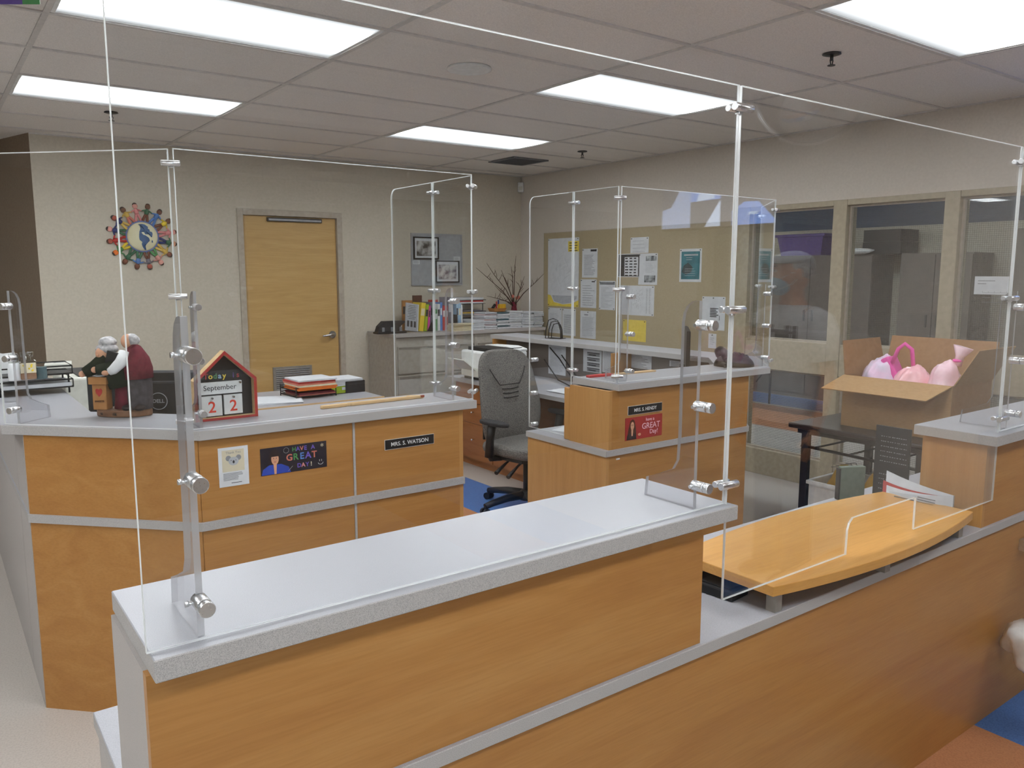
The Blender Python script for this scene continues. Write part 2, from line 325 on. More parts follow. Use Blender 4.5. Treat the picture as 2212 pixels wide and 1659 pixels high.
# ================================================================== the room
XR = 4.837; YB = 3.86; CZ = 2.633; CW = CZ+.052; XL = -6.4; YF = -6.4
TX, TY = 1.2192, .6096
def struct(name, mb, mats, parent=None, bevel=0):
    o = mb.build(name, mats, parent, bevel=bevel)
    if parent is None: o['kind'] = 'structure'
    return o
fl = struct('floor', MB().box(XL, 9.2, YF, 7.2, -.06, 0), 'floor')
tile = MB().box(-.2286, .2286, -.2286, .2286, 0, .0015).mesh('floor_tile', ['blue'])
tile2 = MB().box(-.2286, .2286, -.2286, .2286, 0, .0015).mesh('floor_tile', ['orange'])
def ftile(me, x, y):
    o = bpy.data.objects.new('floor_tile', me); COL.objects.link(o); o.parent = fl; o.location = (x, y, 0)
for k in range(-13, 9):
    y = k*.4572+.1
    if y > 3.55: continue
    ftile(tile, 2.64, y); ftile(tile2, 2.1828, y)
tile3 = MB().box(-.35, .35, -.6, .6, 0, .0015).mesh('floor_tile', ['blue']); tile4 = MB().box(-.6, .6, -.6, .6, 0, .0015).mesh('floor_tile', ['orange'])
for k in range(5):
    ftile(tile3, 8.25, -.5+k*1.2); ftile(tile4, 7.2, -.5+k*1.2)

# ---- walls
cx = atY(62, 298, YB).x
b = MB(); D0, D1, DH = 1.76, 2.735, 2.155
b.box(cx, D0, YB, YB+.14, 0, CW); b.box(D1, XR+.13, YB, YB+.14, 0, CW); b.box(D0, D1, YB, YB+.14, DH, CW)
struct('wall_back', b, 'wall')
hx, hy = cx-.29, YB+.95
struct('wall_hall', MB().prism([(cx, YB), (cx, YB+.14), (hx+.1, hy), (hx, hy)], 0, CW), 'hallpaint')
struct('wall_hall_end', MB().box(XL, .3, 7.0, 7.1, 0, CW).box(hx, hx+.12, hy, 7.0, 0, CW), 'hallpaint')
struct('wall_left', MB().box(XL-.12, XL, YF, 7.1, 0, CW), 'wall')
b = MB(); b.box(XL, -4.9, YF-.12, YF, 0, CW); b.box(-1.0, XR+.13, YF-.12, YF, 0, CW); b.box(-4.9, -1.0, YF-.12, YF, 0, .8); b.box(-4.9, -1.0, YF-.12, YF, 2.3, CW)
struct('wall_front', b, 'hallpaint')  # darkened wall colour, to keep this wall's reflection in the screens faint
w2 = thing('fill_window', 'row of three windows added in the unseen front wall as fill for the counter front', None, (0, 0, 0), kind='structure')  # made-up windows behind the camera, letting sky light onto the counter front
for k in range(4): MB().box(-4.9+k*1.28, -4.84+k*1.28, YF-.1, YF+.01, .8, 2.3).build('mullion', 'frame', w2)
for z0_, z1_ in ((.8, .86), (2.24, 2.3)): MB().box(-4.84, -1.0, YF-.1, YF+.01, z0_, z1_).build('rail', 'frame', w2)
for k in range(3): MB().box(-4.84+k*1.28, -3.62+k*1.28, YF-.06, YF-.054, .86, 2.24).build('glass_pane', 'pane', w2)
pl = bpy.data.lights.new('fill_portal', 'AREA'); pl.shape = 'RECTANGLE'; pl.size = 3.9; pl.size_y = 1.5; pl.cycles.is_portal = True  # guides sky sampling through the added windows
po = bpy.data.objects.new('fill_portal', pl); COL.objects.link(po); po.location = (-2.95, YF-.13, 1.55); po.rotation_euler = (R(90), 0, 0)
W0, W1, WT = .97, -2.18, 2.12      # window wall opening along y, and its head
b = MB(); b.box(XR, XR+.13, W0, 6.5, 0, CW); b.box(XR, XR+.13, YF, W1, 0, CW); b.box(XR, XR+.13, W1, W0, WT, CW)
struct('wall_right', b, 'wallr')
b = MB(); b.box(cx, D0-.03, YB-.008, YB, 0, .1); b.box(D1+.03, XR, YB-.008, YB, 0, .1); struct('baseboard_back', b, 'dark')
struct('baseboard_right', MB().box(XR-.008, XR, W0, YB, 0, .1), 'dark')

# ---- door
d1 = thing('door_1', 'birch veneer door in a grey steel frame', None, (0, 0, 0), kind='structure')
b = MB(); b.box(1.76, 1.812, YB-.012, YB+.13, 0, 2.16); b.box(2.683, 2.735, YB-.012, YB+.13, 0, 2.16); b.box(1.812, 2.683, YB-.012, YB+.13, 2.108, 2.16)
b.box(1.812, 1.83, YB+.07, YB+.13, 0, 2.108); b.box(2.665, 2.683, YB+.07, YB+.13, 0, 2.108); b.box(1.83, 2.665, YB+.07, YB+.13, 2.09, 2.108)
b.build('door_frame', 'doorframe', d1, bevel=.003)
MB().box(1.814, 2.681, YB+.025, YB+.07, .008, 2.106).build('door_slab', 'birch', d1)
b = MB(); b.box(2.03, 2.54, YB+.0, YB+.028, 2.062, 2.096, 0); b.box(2.04, 2.53, YB-.006, YB+.003, 2.068, 2.084, 1); b.build('door_closer', ['dark', 'lgrey'], d1)
b = MB(); b.cyl((2.617, YB+.028, 1.03), (2.617, YB+.012, 1.03), .034, n=24); b.cyl((2.617, YB+.012, 1.03), (2.617, YB-.03, 1.03), .012)
b.tube([(2.617, YB-.03, 1.03), (2.58, YB-.034, 1.03), (2.53, YB-.034, 1.026), (2.50, YB-.03, 1.022)], [.012, .011, .01, .009]); b.build('door_handle', 'chrome', d1)
lv = MB(); lv.box(2.03, 2.40, YB+.012, YB+.026, .46, .755); o = lv.build('door_louver', 'puttyd', d1)
b = MB()
for k in range(14): b.obox((2.215, YB+.008, .49+k*.0185), (.32, .016, .004), Matrix.Rotation(R(-35), 3, 'X'))
b.build('louver_slat', 'lgrey', o)

# ---- interior window wall to the corridor
w1 = thing('window_1', 'interior window wall with tan steel frame and wired glass', None, (0, 0, 0), kind='structure')
MU = [(.845, .97), (.02, .125), (-.75, -.655), (-1.53, -1.43), (-2.18, -2.08)]
for a, c in MU: MB().box(XR-.012, XR+.125, a, c, 0, WT).build('mullion', 'frame', w1, bevel=.004)
for (a0, a1), (c0, c1) in zip(MU[1:], MU[:-1]):
    MB().box(XR-.006, XR+.12, a1, c0, 2.08, WT).build('head_rail', 'frame', w1, bevel=.003)
    MB().box(XR-.006, XR+.12, a1, c0, .855, 1.09).build('mid_rail', 'frame', w1, bevel=.004)
    MB().box(XR-.006, XR+.12, a1, c0, 0, .205).build('bottom_rail', 'frame', w1, bevel=.004)
    for z0, z1 in ((1.09, 2.08), (.205, .855)):
        MB().box(XR+.055, XR+.062, a1, c0, z0, z1).build('glass_pane', 'wired', w1)
        q = MB()
        for ya, yb_ in ((a1, a1+.014), (c0-.014, c0)): q.box(XR+.03, XR+.055, ya, yb_, z0, z1)
        for za, zb in ((z0, z0+.014), (z1-.014, z1)): q.box(XR+.03, XR+.055, a1+.014, c0-.014, za, zb)
        q.build('glazing_bead', 'doorframe', w1)

# ---- corridor beyond the window wall
XC = 8.62; _D['corrlamp'] = glow((235, 245, 255), 45.0)
struct('wall_corridor', MB().box(XC+.5, XC+.6, -6, 7, 0, 2.17).box(XC+.5, XC+.6, -6, 7, 2.17, 2.9, 1), ['block', 'bluewall'])
struct('wall_corridor_end', MB().box(XR+.13, XC+.6, 6.4, 6.5, 0, 2.9).box(XR+.13, XC+.6, -6.1, -6, 0, 2.9), 'block')
struct('ceiling_corridor', MB().box(XR+.13, XC+.6, -6, 6.5, 2.85, 2.9), 'ceil')
for yy, lb in ((4.6, 'fluorescent strip light at the far end of the corridor ceiling'), (-2.6, 'fluorescent strip light at the near end of the corridor ceiling'), (1.2, 'fluorescent strip light midway along the corridor ceiling')):
    cl = thing('corridor_light', lb, 'light', (6.6, yy, 2.85))
    MB().box(-.15, .15, -.62, .62, -.05, 0).build('housing', 'white', cl); MB().box(-.1, .1, -.6, .6, -.056, -.05).build('diffuser', 'corrlamp', cl)
def locker(y0, y1, z1, label, nd=2):
    t = thing('storage_cabinet', label, 'cabinet', (XC, (y0+y1)/2, 0), group='corridor cabinets')
    hw = (y1-y0)/2-.004
    MB().box(.012, .48, -hw, hw, 0, z1).build('body', 'locker', t)
    for k in range(nd):
        a = -hw+2*hw*k/nd
        MB().box(-.006, .012, a+.005, a+2*hw/nd-.005, .06, z1-.02).build('cabinet_door', 'locker', t)
        MB().box(-.022, -.006, a+(.05 if k else 2*hw/nd-.07), a+(.07 if k else 2*hw/nd-.05), 1.0, 1.14).build('handle', 'dark', t)
    return t
locker(1.95, 3.6, 1.83, 'wide grey-brown corridor cabinet under the purple tote'); locker(.82, 1.62, 1.83, 'grey-brown corridor cabinet under the black crates', 2)
locker(-.35, .42, 2.06, 'tallest grey-brown corridor cabinet, next to the bare wall strip', 2); locker(-1.9, -.4, 2.06, 'tall grey-brown corridor cabinet behind the glass with the taped sheet')
# tote and crates on the corridor cabinets
p0 = atX(1683, 552, XC+.1); p1 = atX(1782, 552, XC+.1); ym = (p0.y+p1.y)/2; hw = (p0.y-p1.y)/2
t = thing('storage_tote', 'purple plastic storage tote on top of the corridor cabinet', 'tote', (XC+.24, ym, 1.832))
b = MB(); b.add([(x*.82 if z == 0 else x, y*.86 if z == 0 else y, z) for z in (0, .25) for x, y in ((-.2, -hw), (.2, -hw), (.2, hw), (-.2, hw))], [(0, 1, 2, 3), (0, 1, 5, 4), (1, 2, 6, 5), (2, 3, 7, 6), (3, 0, 4, 7)]); b.build('tub', 'purple', t)
b = MB(); b.box(-.22, .22, -hw-.03, hw+.03, .235, .27); b.build('rim', 'purple', t, bevel=.01)
p0 = atX(1870, 552, XC+.1); p1 = atX(1952, 552, XC+.1); ym = (p0.y+p1.y)/2; hw = (p0.y-p1.y)/2
for k, (zz, s_, lb) in enumerate(((1.832, 1, 'lower black crate'), (1.975, .97, 'upper black crate'))):
    t = thing('stacking_crate', lb + ' on the corridor cabinet', 'crate', (XC+.22, ym, zz), group='black crates in the corridor')
    b = MB(); hh = hw*s_; b.box(-.2, .2, -hh, hh, 0, .01); b.box(-.2, -.19, -hh, hh, .01, .138); b.box(.19, .2, -hh, hh, .01, .138); b.box(-.19, .19, -hh, -hh+.01, .01, .138); b.box(-.19, .19, hh-.01, hh, .01, .138); b.build('tub', 'black', t)
    b = MB()
    for q in range(5): b.box(-.206, -.2, -hh+.02, hh-.02, .02+q*.024, .03+q*.024)
    b.build('rib', 'blackm', t)
t = tag(MB().ball((0, 0, .035), (.07, .17, .035), 14, 8, fn=lambda p: p*(1+.25*noise.noise(p*18))).build('cloth_bundle', 'white', None, (XC-.07+.02, ym+.22, 1.833)), 'crumpled white cloth in front of the black crates in the corridor', 'cloth')
# dark folding table in the corridor
t = thing('folding_table', 'dark folding table standing in the corridor behind the wired glass', 'table', (7.6, 2.15, 0), R(90))
MB().box(-.75, .75, -.35, .35, .70, .735).build('table_top', 'tabletop', t, bevel=.006)
for sx in (-1, 1):
    for sy in (-1, 1): MB().tube([(sx*.62, sy*.28, .70), (sx*.62, sy*.28, .06), (sx*.62, sy*.28, 0)], .014).build('leg', 'black', t)
    MB().tube([(sx*.62, 0, .30), (sx*.3, 0, .70)], .009).build('brace', 'black', t)
# sheet taped to the glass
p0 = atX(2106, 597, XR+.05); p1 = atX(2177, 637, XR+.05)
t = thing('taped_sheet', 'white printed form taped on the inside of the corridor glass', 'paper', (XR+.052, p0.y, p0.z), R(-90))
wd, hg = p0.y-p1.y, p0.z-p1.z
MB().box(0, wd, 0, .0008, -hg, 0).build('sheet', 'paper', t)
b = MB()
for k in range(3): b.box(.02, wd*.6-k*.05, -.0004, 0, -.03-k*.018, -.025-k*.018)
for k in range(6): b.box(.05+k*.035, .052+k*.035, -.0004, 0, -hg+.02, -.1)
for k in range(3): b.box(.05, .05+.175, -.0004, 0, -.102-k*.03, -.1-k*.03)
b.build('print', 'inkgrey', t)

# ---- suspended ceiling
struct_c = struct('ceiling', MB().box(XL, XR+.13, YF, 7.1, CZ+.05, CZ+.09), 'ceil')
LIGHTS = [(i, j) for i in (0, 2) for j in (-3, 0, 3)]+[(0, -6), (2, -6)]+[(i, j) for i in (-2,) for j in (-9, -6, -3, 0, 3)]
cache = {}
def ctile(x0, x1, y0, y1):
    k = (round(x1-x0, 3), round(y1-y0, 3))
    if k not in cache:
        hx_, hy_ = k[0]/2, k[1]/2; g = .010
        m = MB(); m.box(-hx_+g, hx_-g, -hy_+g, hy_-g, .002, .018); cache[k] = m.mesh('ceiling_tile', ['ceil'])
    o = bpy.data.objects.new('ceiling_tile', cache[k]); COL.objects.link(o); o.parent = struct_c; o.location = ((x0+x1)/2, (y0+y1)/2, CZ+.004)
for i in range(-6, 4):
    for j in range(-11, 12):
        if (i, j) in LIGHTS: continue
        x0, x1 = max(i*TX, XL), min((i+1)*TX, XR); y0, y1 = max(j*TY, YF), min((j+1)*TY, 7.0)
        if x0 > cx-.1: y1 = min(y1, YB)
        if x1-x0 < .05 or y1-y0 < .03: continue
        ctile(x0, x1, y0, y1)
for i in range(-5, 4):
    y1 = YB if i >= 1 else 7.0
    MB().box(i*TX-.012, i*TX+.012, YF, y1, CZ, CZ+.007).build('grid_bar', 'grid', struct_c)
for j in range(-10, 12):
    MB().box(XL, XR if j*TY < YB else cx-.2, j*TY-.012, j*TY+.012, CZ-.0004, CZ+.0066).build('grid_bar', 'grid', struct_c)
b = MB(); b.box(cx, XR, YB-.022, YB, CZ-.002, CZ+.02); b.box(XR-.022, XR, YF, YB-.022, CZ-.002, CZ+.02); b.build('wall_angle', 'grid', struct_c)

NEAR = {(0, -6): 'ceiling troffer over the visitors just behind the front counter', (2, -6): 'ceiling troffer beside the half dome security mirror', (0, -3): 'ceiling troffer directly above the long front counter', (0, 0): 'ceiling troffer above the counter with the house calendar, second from the hallway end', (0, 3): 'ceiling troffer closest to the hallway corner and the globe wall ornament', (2, 0): 'ceiling troffer between the round speaker and the bulletin board wall', (2, 3): 'ceiling troffer right beside the square air vent', (2, -3): 'ceiling troffer above the box of pink bags, by the dark-topped table'}
lm = fm = None
for (i, j) in LIGHTS:
    lb = NEAR.get((i, j), 'ceiling troffer in the row over the hallway side of the room')
    t = thing('ceiling_light', lb, 'light', (i*TX+TX/2, j*TY+TY/2, CZ), group='ceiling troffers')
    if lm is None:
        hx_, hy_ = TX/2-.014, TY/2-.014
        f_ = MB()
        for a in ((-hx_, hx_, -hy_, -hy_+.016), (-hx_, hx_, hy_-.016, hy_), (-hx_, -hx_+.016, -hy_+.016, hy_-.016), (hx_-.016, hx_, -hy_+.016, hy_-.016)): f_.box(*a, .003, .012)
        f_.box(-hx_, hx_, -hy_, hy_, .034, .045)
        f1 = f_.build('frame', 'white', t); l1 = MB().box(-hx_+.016, hx_-.016, -hy_+.016, hy_-.016, .008, .011).build('diffuser', 'lens', t); lm = l1; fm = f1
    else: dup(fm, t); dup(lm, t)

t = thing('ceiling_speaker', 'round white ceiling speaker grille between the troffers', 'speaker', (1.85, .34, CZ))
MB().lathe([(.112, .005), (.115, -.004), (.105, -.007), (.1, -.005), (0, -.005)], 32).build('grille', 'white', t)
for px, py, lb in ((240, 248, 'dark fire sprinkler beside the troffer nearest the hallway'), (1797, 122, 'dark fire sprinkler on the tile above the pink bags'), (1258, 332, 'dark fire sprinkler next to the square air vent')):
    p = atZ(px, py-4, CZ); t = thing('fire_sprinkler', lb, 'sprinkler', (p.x, p.y, CZ+.006))
    MB().lathe([(.04, 0), (.043, -.006), (.03, -.01), (0, -.01)], 20).build('escutcheon', 'gunmetal', t)
    b = MB(); b.cyl((0, 0, -.008), (0, 0, -.034), .008); b.bar((-.012, 0, -.03), (-.005, 0, -.055), .004, .004); b.bar((.012, 0, -.03), (.005, 0, -.055), .004, .004); b.build('body', 'gunmetal', t)
    MB().cyl((0, 0, -.054), (0, 0, -.057), .018, n=14).build('deflector', 'gunmetal', t)
t = thing('air_vent', 'dark square return air grille on the ceiling near the corner', 'vent', (4.07, 2.885, CZ+.005))
MB().box(-.19, .19, -.19, .19, -.003, .0).build('backing', 'dark', t)
b = MB()
for a in ((-.2, .2, -.2, -.175), (-.2, .2, .175, .2), (-.2, -.175, -.175, .175), (.175, .2, -.175, .175)): b.box(*a, -.012, 0)
b.build('frame', 'grey', t)
sl = None
for k in range(13):
    if sl is None: sl = MB().obox((0, 0, -.007), (.35, .014, .0025), Matrix.Rotation(R(35), 3, 'X')).build('slat', 'grey', t, (0, -.165, 0))
    else: dup(sl, t, (0, -.165+k*.0275, 0))
t = thing('motion_sensor', 'small white motion sensor high in the room corner', 'sensor', (XR-.03, YB-.035, 2.47), R(-45))
MB().box(-.032, .032, -.012, .03, 0, .105).build('housing', 'white', t, bevel=.01); MB().box(-.02, .02, -.018, -.012, .02, .06).build('lens', 'offwhite', t, bevel=.004)
t = thing('dome_mirror', 'half dome security mirror hanging from the ceiling of the public side', 'mirror', (3.62, -3.66, CZ))
MB().lathe([(.3*math.cos(a), -.3*math.sin(a)) for a in [k*math.pi/2/14 for k in range(14)]]+[(0.0, -.3)], 48).build('dome', 'mirror', t)
MB().lathe([(.3, 0), (.315, 0), (.315, -.012), (.3, -.012)], 40).build('rim', 'white', t)
ev = Vector((.56, .83, 0)); m = MB(); m.tube([ev*.306*math.cos(q)+Vector((0, 0, -.306*math.sin(q))) for q in [math.pi*k/28 for k in range(29)]], .012, 10); m.build('flange', 'mirror', t)
t = thing('ceiling_banner', 'purple and green paper banner hanging over the hallway side', 'banner', (atZ(10, -8, 2.55).x, atZ(10, -8, 2.55).y, 2.524), R(-36))
MB().box(-.25, .06, -.001, .001, .0, .108).build('sheet', 'purple', t); MB().box(.06, .12, -.001, .001, .0, .108).build('strip', 'green', t)
t = thing('wall_display', 'wall mounted flat screen showing a blue and white slide', 'display', (XR-.025, -1.96, 1.962), R(-90))
MB().box(-.572, .572, -.06, -.005, 0, .65).build('housing', 'black', t, bevel=.006); MB().box(-.56, .56, -.0615, -.06, .015, .637).build('screen', 'screenp', t)
def tvp(px, py): return (.57-(px-1440)/240*1.14, .02+(487-py)/77*.34)
for mt, pts in (('slidepale', ((1441, 487), (1441, 400), (1507, 400), (1507, 487))), ('slidedark', ((1441, 452), (1441, 402), (1452, 412), (1462, 447))), ('slidedark', ((1462, 447), (1452, 410), (1470, 400), (1480, 420))), ('slideblue', ((1507, 440), (1507, 400), (1573, 400), (1573, 438))), ('slidewhite', ((1520, 440), (1528, 422), (1556, 420), (1560, 436))), ('slidewhite', ((1540, 487), (1562, 455), (1573, 440), (1573, 487))), ('slideblue', ((1598, 487), (1598, 462), (1622, 447), (1650, 448), (1682, 480), (1682, 487))), ('slidewhite', ((1630, 470), (1632, 465), (1648, 465), (1650, 470)))):
    MB().slab([tvp(*p) for p in pts], -.0625 if mt == 'slidewhite' else (-.0622 if mt == 'slidedark' else -.0619), -.0615).build('slide_shape', mt, t)
MB().box(-.15, .15, -.006, .0245, .25, .5).build('bracket', 'dark', t)

# ================================================================== counters
def wb(mb, name, mats, t, **k): return mb.build(name, mats, t, loc=-Vector(t.location), **k)
def top(poly, z0, z1): return MB().prism(poly, z0, z1, 0, 1)
def rect(x0, x1, y0, y1): return [(x0, y0), (x1, y0), (x1, y1), (x0, y1)]
LM = ['lam', 'lamedge']
ZD, ZT = .745, 1.07          # desk height, transaction top height

# ---- front counter (the one crossing the foreground)
n = thing('reception_counter', 'long maple reception counter with raised grey tops at both ends and a low middle', 'counter', (1.5, -1.8, 0))
wb(MB().box(-.284, 3.35, -2.05, -2.03, 0, .715), 'lower_front_panel', 'maple', n)
wb(MB().box(-.284, -.265, -2.0295, -1.55, 0, .715), 'lower_end_panel', 'lamside', n)
wb(MB().box(3.35, 3.37, -2.05, -1.55, 0, .715), 'lower_end_panel', 'lamside', n)
wb(MB().box(-.265, 3.35, -1.60, -1.58, .02, .715), 'back_panel', 'lamside', n)
wb(top(rect(-.29, 1.9, -2.06, -1.54), .715, ZD), 'worktop', LM, n, bevel=.0015, segs=1)
wb(top(rect(1.9015, 3.37, -2.06, -1.54), .715, ZD), 'worktop', LM, n, bevel=.0015, segs=1)
wb(MB().box(-.284, .905, -2.05, -2.03, ZD, 1.036), 'riser_front_panel', 'maple', n)
wb(MB().box(-.284, -.265, -2.0295, -1.795, ZD, 1.036), 'riser_end_panel', 'lamside', n)
wb(MB().box(.887, .905, -2.03, -1.795, ZD, 1.036), 'riser_end_panel', 'maplev', n)
wb(MB().box(-.265, .887, -1.815, -1.795, ZD, 1.036), 'riser_back_panel', 'lamside', n)
wb(top(rect(-.278, .985, -2.082, -1.775), 1.036, ZT), 'countertop', LM, n, bevel=.0015, segs=1)
wb(MB().box(2.352, 3.35, -2.05, -2.03, ZD, 1.036), 'riser_front_panel', 'maple', n)
wb(MB().box(2.334, 2.352, -2.05, -1.835, ZD, 1.036), 'riser_end_panel', 'maplev', n)
wb(MB().box(2.352, 3.35, -1.855, -1.835, ZD, 1.036), 'riser_back_panel', 'lamside', n)
wb(top(rect(2.305, 3.40, -2.09, -1.815), 1.036, ZT), 'countertop', LM, n, bevel=.0015, segs=1)

# ---- curved writing shelf on short posts
s = thing('writing_shelf', 'boat shaped maple writing shelf raised on short posts over the low counter', 'shelf', (1.69, -1.91, ZD))
poly = []
for k in range(25): u = -1+k/12; poly.append((u*.535, -.158-.055*(1-u*u)))
for k in range(25): u = 1-k/12; poly.append((u*.535-.003, .15+.05*(1-u*u)))
MB().prism(poly, .055, .082).build('board', 'honey', s, bevel=.002)
for x, y in ((-.49, -.13), (.49, -.13), (-.49, .12), (.49, .12), (0, -.15), (0, .14)):
    MB().box(x-.014, x+.014, y-.014, y+.014, 0, .055).build('post', 'puttyd', s)

# ---- left work station, with the diagonal corner
a = thing('left_work_station', 'angled maple work station holding the house calendar and figurine', 'counter', (.4, .8, 0))
def diag(p, q, th, z0, z1):
    p, q = Vector(p), Vector(q); d = (q-p).normalized(); nn = Vector((-d.y, d.x))
    return MB().prism([tuple(p), tuple(q), tuple(q+nn*th), tuple(p+nn*th)], z0, z1)
for z0, z1 in ((0, .715), (ZD, 1.036)):
    u = 'upper' if z0 else 'lower'
    wb(diag((-.243, .053), (.225, -.42), .02, z0, z1), u+'_panel', 'maple', a)
    wb(MB().box(.228, .798, -.42, -.40, z0, z1), u+'_panel', 'maple', a); wb(MB().box(.808, 1.285, -.42, -.40, z0, z1), u+'_panel', 'maple', a)
    wb(MB().box(.7985, .8075, -.423, -.40, z0, z1), 'joint_strip', 'lamedge', a)
    wb(MB().box(1.285, 1.303, -.42, -.16 if z0 else .25, z0, z1), u+'_end_panel', 'maplev', a)
    wb(MB().box(-.245, -.227, .056, .395, z0, z1), u+'_end_panel', 'lamside', a); wb(MB().box(-.245, -.227, .403, 2.5, z0, z1), u+'_end_panel', 'lamside', a)
wb(MB().box(.3, 1.285, -.18, -.16, ZD, 1.036), 'riser_back_panel', 'lamside', a); wb(MB().box(-.04, -.02, .25, 2.3, ZD, 1.036), 'riser_back_panel', 'lamside', a)
wb(top([(-.25, .047), (.222, -.43), (1.305, -.43), (1.305, .25), (.55, .25), (.45, .35), (.45, 1.80), (2.07, 1.80), (2.07, 2.5), (-.25, 2.5)], .715, ZD), 'worktop', ['lam', 'lamedge'], a)
wb(MB().box(.45, 2.075, 1.788, 1.80, .712, ZD+.001), 'wood_edge', 'stick', a)
wb(MB().box(2.045, 2.065, 1.82, 2.48, 0, .715), 'desk_end_panel', 'maplev', a)
wb(top([(-.305, .095), (.229, -.44), (1.362, -.44), (1.362, -.14), (.354, -.14), (0, .214), (0, 2.35), (-.305, 2.35)], 1.036, ZT), 'countertop', LM, a, bevel=.0015, segs=1)

# ---- right work station
h = thing('right_work_station', 'maple work station with a red greeting card and raised grey top wrapping a diagonal corner', 'counter', (2.9, .8, 0))
wb(MB().box(2.15, 3.21, -.42, -.40, 0, .715), 'lower_panel', 'maple', h); wb(MB().box(2.13, 2.15, -.42, .205, 0, .715), 'lower_end_panel', 'maplev', h)
wb(MB().box(2.668, 3.21, -.42, -.40, ZD, 1.036), 'upper_panel', 'maple', h); wb(MB().box(2.165, 2.66, -.42, -.40, ZD, 1.036), 'upper_panel', 'maple', h)
wb(MB().box(2.6605, 2.6675, -.422, -.40, ZD, 1.036), 'joint_strip', 'lamedge', h)
wb(MB().box(2.147, 2.165, -.42, -.125, ZD, 1.036), 'upper_end_panel', 'maplev', h)
pts = [(2.15, ZD), (2.165, ZD), (2.165, 1.036), (2.15, 1.036)]
wb(MB().box(2.15, 2.166, -.12, -.075, ZD, 1.02), 'end_cap_board', 'maplev', h, bevel=.006)
for z0, z1 in ((0, .715), (ZD, 1.036)):
    wb(diag((3.213, -.42), (3.66, .027), .02, z0, z1), 'corner_panel', 'maple', h)
    wb(MB().box(3.64, 3.66, .03, 2.5, z0, z1), 'aisle_panel', ['privacy'], h)
wb(MB().box(3.5, 3.64, 2.482, 2.5, ZD, 1.036), 'end_board', 'maple', h)
wb(MB().box(3.45, 3.64, .93, .95, ZD, 1.036), 'divider_board', 'maple', h)
wb(MB().box(2.165, 3.2, -.145, -.125, ZD, 1.036), 'riser_back_panel', 'lamside', h)
wb(top([(2.12, -.43), (3.22, -.43), (3.67, .02), (3.67, 2.5), (3.03, 2.5), (3.03, .62), (2.62, .21), (2.12, .21)], .715, ZD), 'worktop', LM, h)
wb(top([(2.185, -.445), (3.375, -.445), (3.82, 0), (3.82, 2.56), (3.52, 2.56), (3.52, .125), (3.25, -.145), (2.185, -.10)], 1.036, ZT), 'countertop', LM, h, bevel=.0015, segs=1)

def pedestal(y0, y1, rows, label, x0=3.1, mat='mapled', kn='chrome'):
    t = thing('drawer_pedestal', label, 'drawers', (x0, (y0+y1)/2, 0), R(-90), group='desk drawer units')
    hw = (y1-y0)/2
    MB().box(-hw, hw, .018, .46, .06, .713).build('body', 'mapled', t); MB().box(-hw, hw, .05, .44, 0, .06).build('plinth', 'mapled', t)
    z = .075
    for hh in rows:
        d = MB().box(-hw+.003, hw-.003, 0, .018, z, z+hh-.005).build('drawer', mat, t)
        k = MB(); k.cyl((0, 0, z+hh*.55), (0, -.018, z+hh*.55), .005); k.ball((0, -.022, z+hh*.55), .009, 10, 6); k.build('knob', kn, d); z += hh
    return t
pedestal(1.93, 2.47, (.3, .17, .16), 'wide wooden drawer unit below the white printer'); pedestal(1.38, 1.925, (.3, .17, .16), 'wooden drawer unit behind the office chair')
pedestal(.66, 1.1, (.3, .17, .16), 'narrow wooden drawer unit under the desk with the loose sheets', x0=3.16)

# ================================================================== acrylic screens
T = .006
def panel(t, p0, p1, z0, z1, outline=None, rl=0, rr=0, thick=T, band=.0026):
    p0, p1 = Vector(p0), Vector(p1); L = (p1-p0).length; d = (p1-p0)/L; nn = Vector((-d.y, d.x))
    if outline is None:
        outline = [(0, z0), (L, z0)]
        if rr: outline += [(L-rr+rr*math.cos(q), z1-rr+rr*math.sin(q)) for q in [k*math.pi/12 for k in range(7)]]
        else: outline.append((L, z1))
        if rl: outline += [(rl-rl*math.sin(q), z1-rl+rl*math.cos(q)) for q in [k*math.pi/12 for k in range(7)]]
        else: outline.append((0, z1))
    k = len(outline); h2 = thick/2
    def P(u, z, s): c = p0+d*u+nn*s; return (c.x, c.y, z)
    m = MB(); v = [P(u, z, -h2) for u, z in outline]+[P(u, z, h2) for u, z in outline]
    m.add(v, [list(range(k)), list(range(k, 2*k))[::-1]], 0); m.add(v, [(i, (i+1) % k, k+(i+1) % k, k+i) for i in range(k)], 1)
    o = wb(m, 'panel', ['acr', 'edge'], t); me = o.data; bm = bmesh.new(); bm.from_mesh(me)
    big = [f_ for f_ in bm.faces if f_.material_index == 0]
    r_ = bmesh.ops.inset_region(bm, faces=big, thickness=band, use_even_offset=True)
    for f_ in r_['faces']: f_.material_index = 1  # pale rim on both faces, painted to stand for the glow inside the edge
    bm.to_mesh(me); bm.free(); return o
FINP = [(0, 0), (.152, 0), (.148, .045), (.105, .062), (.066, .08), (.053, .103), (.05, .16)]
def fin(t, p, nrm, H=.47, z0=ZT):
    p = Vector(p); nn = Vector(nrm).normalized(); s = Vector((-nn.y, nn.x)); th = .005
    o = FINP+[(.049, H-.05), (.045, H-.028), (.036, H-.012), (.022, H-.002), (.01, H), (0, H)]
    k = len(o); m = MB()
    def P(u, z, e): c = p+nn*u+s*e; return (c.x, c.y, z0+.001+z)
    v = [P(u, z, -th) for u, z in o]+[P(u, z, th) for u, z in o]
    m.add(v, [list(range(k)), list(range(k, 2*k))[::-1]], 0); m.add(v, [(i, (i+1) % k, k+(i+1) % k, k+i) for i in range(k)], 1)
    return wb(m, 'support_fin', ['fin', 'finedge'], t)
